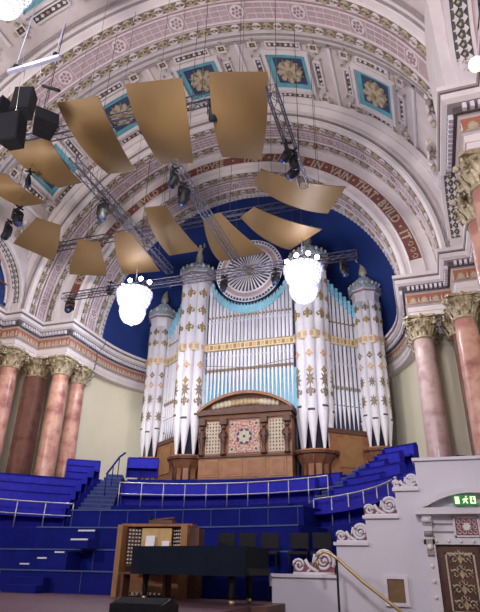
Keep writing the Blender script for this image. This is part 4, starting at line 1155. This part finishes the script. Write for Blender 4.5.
# ------------------------------------------------------------------ trusses and lights
def truss(name, A, B, label, s=.28, group=None):
    A=Vector(A);B=Vector(B);L=(B-A).length; d=(B-A)/L; up=Vector((0,0,1)); sd=d.cross(up).normalized()
    t=thing(name,label,'lighting truss',A,0,group)
    b=MB(); cs=[sd*s/2+up*s/2,-sd*s/2+up*s/2,-sd*s/2-up*s/2,sd*s/2-up*s/2]
    for c in cs: b.tube([tuple(c),tuple(c+d*L)],.024,ALU,6)
    b.build('main_chord',t); b=MB(); n=int(L/.4)
    for i in range(n+1):
        p=d*(L*i/n)
        for k in range(4):
            if i<n:
                q=d*(L*(i+1)/n); b.tube([tuple(p+cs[k]),tuple(q+cs[(k+1)%4])],.011,ALU,4)
            if i in (0,n): b.tube([tuple(p+cs[k]),tuple(p+cs[(k+1)%4])],.011,ALU,4)
    b.build('lattice_brace',t)
    for f in (.15,.85):
        p=A+d*L*f; zt=ZC+sqrt(max(4,9.9**2-p.x**2)) if p.y<17.8 else None
        if zt:
            b=MB(); b.tube([tuple(d*L*f+up*s/2),(d.x*L*f,d.y*L*f,zt-A.z)],.012,CABLE,4); b.build('suspension_cable',t)
    return t
truss('lighting_truss',(-7.8,18.95,13.0),(5.9,18.95,13.0),'long aluminium truss running across in front of the organ between the chandeliers')
truss('lighting_truss',(-2.2,11.2,13.4),(-2.2,18.7,13.4),'aluminium truss running back beside the loudspeakers on the left')
truss('lighting_truss',(.9,12.3,13.4),(.9,18.7,13.4),'short aluminium truss running back between the reflectors at the centre')
truss('lighting_truss',(4.7,10.3,13.4),(4.7,14.6,13.4),'aluminium truss running back right of the large reflectors')
truss('lighting_truss',(-5.2,11.3,14.95),(3.4,11.5,14.95),'aluminium truss glimpsed between the large near reflectors, running across')
truss('lighting_truss',(-8.0,17.55,14.9),(5.4,17.55,14.9),'aluminium truss glimpsed between the far reflectors, running across above them')
def fixture(loc, label, tilt=30, rz=0, s=1.0):
    t=thing('stage_light',label,'stage light',loc,radians(rz),'dark moving lights on the trusses')
    b=MB(); b.box((-.12*s,-.05*s,.0),(.12*s,.05*s,.08*s),BLACK); b.tube([(0,0,.08*s),(0,0,.27)],.02,BLACK,6); b.box((-.17,-.03,.235),(.17,.03,.27),BLACK); b.box((-.03,-.17,.235),(.03,.17,.27),BLACK); b.build('yoke_base',t)
    if loc[0]<-4 and loc[1]<18:
        b=MB(); b.tube([(0,0,.2),(0,0,ZC+sqrt(10.05**2-loc[0]**2)-loc[2])],.012,CABLE,4); b.build('suspension_cable',t)
    b=MB()
    for q in (-1,1): b.box((q*.15*s-.015,-.04*s,-.25*s),(q*.15*s+.015,.04*s,.06*s),BLACK)
    b.build('yoke_arm',t)
    b=MB(); b.lathe([(.08*s,-.24*s),(.12*s,-.20*s),(.13*s,.06*s),(.10*s,.14*s),(.05*s,.16*s)],BLACK,12); 
    b.lathe([(.085*s,-.245*s),(.085*s,-.242*s)],GLASSB,12)
    h=b.build('lamp_head',t); h.location=(0,0,-.2*s); h.rotation_euler=(radians(tilt),0,0)
    return t
for i,(x,y,z,lb,s,tl) in enumerate([(-2.2,13.2,13.0,'dark stage light hanging from the left truss midway along',1.3,5),(2.55,11.45,14.55,'dark stage light in the gap between the two largest reflectors',1.2,40),(.25,11.4,14.55,'dark stage light left of the second large reflector',1.1,50),
    (.9,13.2,13.0,'dark stage light hanging upright under the short central truss',1.35,5),(.9,12.4,13.0,'dark stage light at the near end of the short central truss',1.1,30),(4.64,12.3,13.0,'dark stage light on the right truss, nearest of its three',1.1,30),(4.68,13.1,13.0,'dark stage light on the right truss, lowest of its three',1.2,40),(4.76,12.7,13.0,'dark stage light on the right truss, between its two neighbours',1.0,-30),
    (.28,18.95,12.6,'dark stage light under the cross truss, left side of the organ wheel',1.1,20),(2.55,18.95,12.6,'dark stage light under the cross truss, right side of the organ wheel',1.1,20),(-7.35,18.95,12.6,'dark stage light at the left end of the cross truss',1.3,50),(-5.3,18.95,13.16,'dark stage light on top of the cross truss above the white arch foot',1.0,120),(5.35,18.95,12.6,'dark stage light at the right end of the cross truss',1.2,20),
    (-5.6,12.9,13.2,'dark stage light at the far left between two reflectors',1.3,30),(-6.2,13.2,12.9,'dark stage light at the left edge below its neighbour',1.2,-20),(-4.3,11.7,13.6,'small dark stage light above the reflector below the loudspeakers',.8,10)]):
    fixture((x,y,z),lb,tl,20*i,s)
# lit wash lamps above the chandeliers
def wash(loc,label):
    t=thing('wash_light',label,'stage light',loc,0,'lit wash lights along the cross truss')
    b=MB(); b.lathe([(.06,.18),(.10,.12),(.12,0)],BLACK,10,T=lambda x,y,z:(x,z,y)); b.build('lamp_body',t)
    b=MB(); b.ball((0,-.02,0),.10,BULB,8); b.build('lens',t)
for k,(x,z) in enumerate([(-4.45,12.98),(-4.15,13.22),(-3.6,13.22),(-3.15,12.98)]): wash((x,18.72,z),'brightly lit wash lamp above the left chandelier, %s from the left'%ordn[k].replace('front','first'))
for k,(x,z) in enumerate([(3.1,12.98),(3.5,13.22),(4.0,13.22),(4.35,12.98)]): wash((x,18.72,z),'brightly lit wash lamp above the right chandelier, %s from the left'%ordn[k].replace('front','first'))

def chandelier(loc,label,power):
    t=thing('crystal_chandelier',label,'chandelier',loc,0,'crystal chandeliers')
    b=MB()
    b.lathe([(.50,.62),(.72,.58),(.77,.48),(.75,.38),(.70,.30),(.72,.18),(.68,.02),(.60,-.12),(.56,-.22),(.53,-.28),(.56,-.42),(.53,-.62),(.44,-.80),(.26,-.93),(.02,-.99)],CRYST,24); cb=b.build('crystal_body',t)
    b=MB()
    for k in range(24):
        a=2*pi*k/24
        for rr3,z3,s3 in ((.77,.50,.035),(.77,.38,.035),(.72,.22,.035),(.71,.10,.03),(.64,-.06,.03),(.55,-.28,.035),(.56,-.44,.03),(.50,-.64,.03),(.36,-.84,.03)): b.ball((rr3*cos(a),rr3*sin(a),z3),s3,CRYSTD,5,sc=(1,1,1.6))
    b.build('crystal_drops',cb)
    b=MB(); b.lathe([(.02,-1.06),(.06,-1.02),(.02,-.94)],BRASS,8); b.build('finial',t)
    b=MB(); b.lathe([(.50,.56),(.52,.60),(.05,.75),(.03,.9)],BRASS,12)
    for k in range(10):
        a=2*pi*k/10; b.tube([(.5*cos(a),.5*sin(a),.56),(.76*cos(a),.76*sin(a),.50),(.80*cos(a),.80*sin(a),.62)],.015,BRASS,5)
    b.build('brass_gallery',t)
    b=MB(); b.tube([(0,0,.88),(0,0,8.0 if loc[1]>18 else ZC+9.4-loc[2])],.015,CABLE,5); b.build('chain',t)
    l=light('chandelier_glow','POINT',(loc[0],loc[1]-.0,loc[2]-1.15),power,(.90,.91,1.0),.35); 
    l=light('chandelier_glow','POINT',(loc[0],loc[1]-.95,loc[2]-.5),power*.6,(.90,.91,1.0),.35)
    return t
chandelier((-3.75,18.55,11.95),'blazing white crystal chandelier hanging left of the organ',430)
chandelier((3.78,18.55,11.95),'blazing white crystal chandelier hanging in front of the right organ turret',430)
chandelier((-3.2,8.0,17.8),'white lit chandelier cut off by the top left corner of the photo',120)
t=thing('wall_lamp','warm yellow lamp glowing at the right edge above the marble columns','lamp',(9.25,8.0,10.1))
b=MB(); b.ball((0,0,0),.14,WARMB,12); b.build('bulb',t)
b=MB(); b.tube([(0,0,0),(.35,0,.05),(.85,0,.05)],.025,BRASS,6); b.build('arm',t)

# ------------------------------------------------------------------ hanging loudspeakers
def speaker(loc,label,rz,tl,s=1.0,w=.55,h=.95,d=.5):
    t=thing('hanging_loudspeaker',label,'loudspeaker',loc,0,'black loudspeakers hung at upper left'); t.rotation_euler=(radians(tl),0,radians(rz))
    b=MB(); b.prism([(-w/2,-d/2),(w/2,-d/2),(w*.36,d/2),(-w*.36,d/2)],-h/2,h/2,BLACK); b.build('cabinet',t)
    b=MB(); b.box((-w*.46,-d/2-.015,-h*.46),(w*.46,-d/2,h*.46),GRILL); b.build('grille',t)
    b=MB(); b.tube([(0,0,h/2),(0,0,h/2+.25)],.03,STEEL,6); b.tube([(0,0,h/2+.2),(0,0,15.4-loc[2])],.008,STEEL,4); b.box((-w*.3,-.04,h/2),(w*.3,.04,h/2+.04),STEEL); b.build('hanging_bracket',t)
speaker((-2.72,9.3,14.15),'black loudspeaker, uppermost of the hanging cluster',15,0,w=.58,h=.9)
speaker((-2.45,8.9,12.62),'black loudspeaker, lowest of the hanging cluster, nearest the left edge',5,8,w=.64,h=.92)
speaker((-1.5,9.0,12.7),'black loudspeaker tilted diagonally at the right of the hanging cluster',50,-28,w=.66,h=.9)
speaker((-3.75,9.5,14.1),'dark blue-grey loudspeaker cut off by the left edge of the photo',-20,0,w=.6,h=1.1)
t=thing('hanging_bar','lilac steel bar hanging slanted on two cables above the loudspeakers','rigging bar',(-2.45,9.0,15.4))
b=MB(); b.box((-.95,-.06,-.06),(.95,.06,.06),LILAC); b.build('beam',t)
for x in (-.7,.75):
    b=MB(); b.tube([(x,0,.06),(x+.25,0,6.0)],.015,LILAC,5); b.build('cable',t)
    b=MB(); b.ball((x,0,.16),.09,BLACK,7); b.build('shackle',t)
b=MB(); b.tube([(-.4,.2,-1.15),(-.4,.1,0)],.012,STEEL,5); b.tube([(.3,.1,-.9),(.3,0,0)],.012,STEEL,5); b.build('sling',t)
b=MB(); b.tube([(0,0,0),(.75,-.1,-.55)],.05,BLACK,6); tag(b.build('cable_arm',None,(-2.0,9.1,14.45)),'short dark strut leaning beside the uppermost loudspeaker','strut')
# small ceiling drops
b=MB(); b.tube([(0,0,0),(0.0,0,4.8)],.010,CABLE,5); b.ball((0,0,0),.09,OAKD,6)
for k,(x,y,z,lb) in enumerate([(-.9,15.6,15.6,'thin dark hanging cable with round weight left of the inscription HOUSE'),(5.0,15.6,15.9,'thin dark hanging cable with round weight right of the big reflectors')]):
    b=MB(); b.tube([(0,0,-1.0),(0,0,ZC+sqrt(10.0**2-x*x)-z)],.012,CABLE,5); b.ball((0,0,0),.10,OAKD,7); tag(b.build('hanging_cable',None,(x,y,z)),lb,'cable')
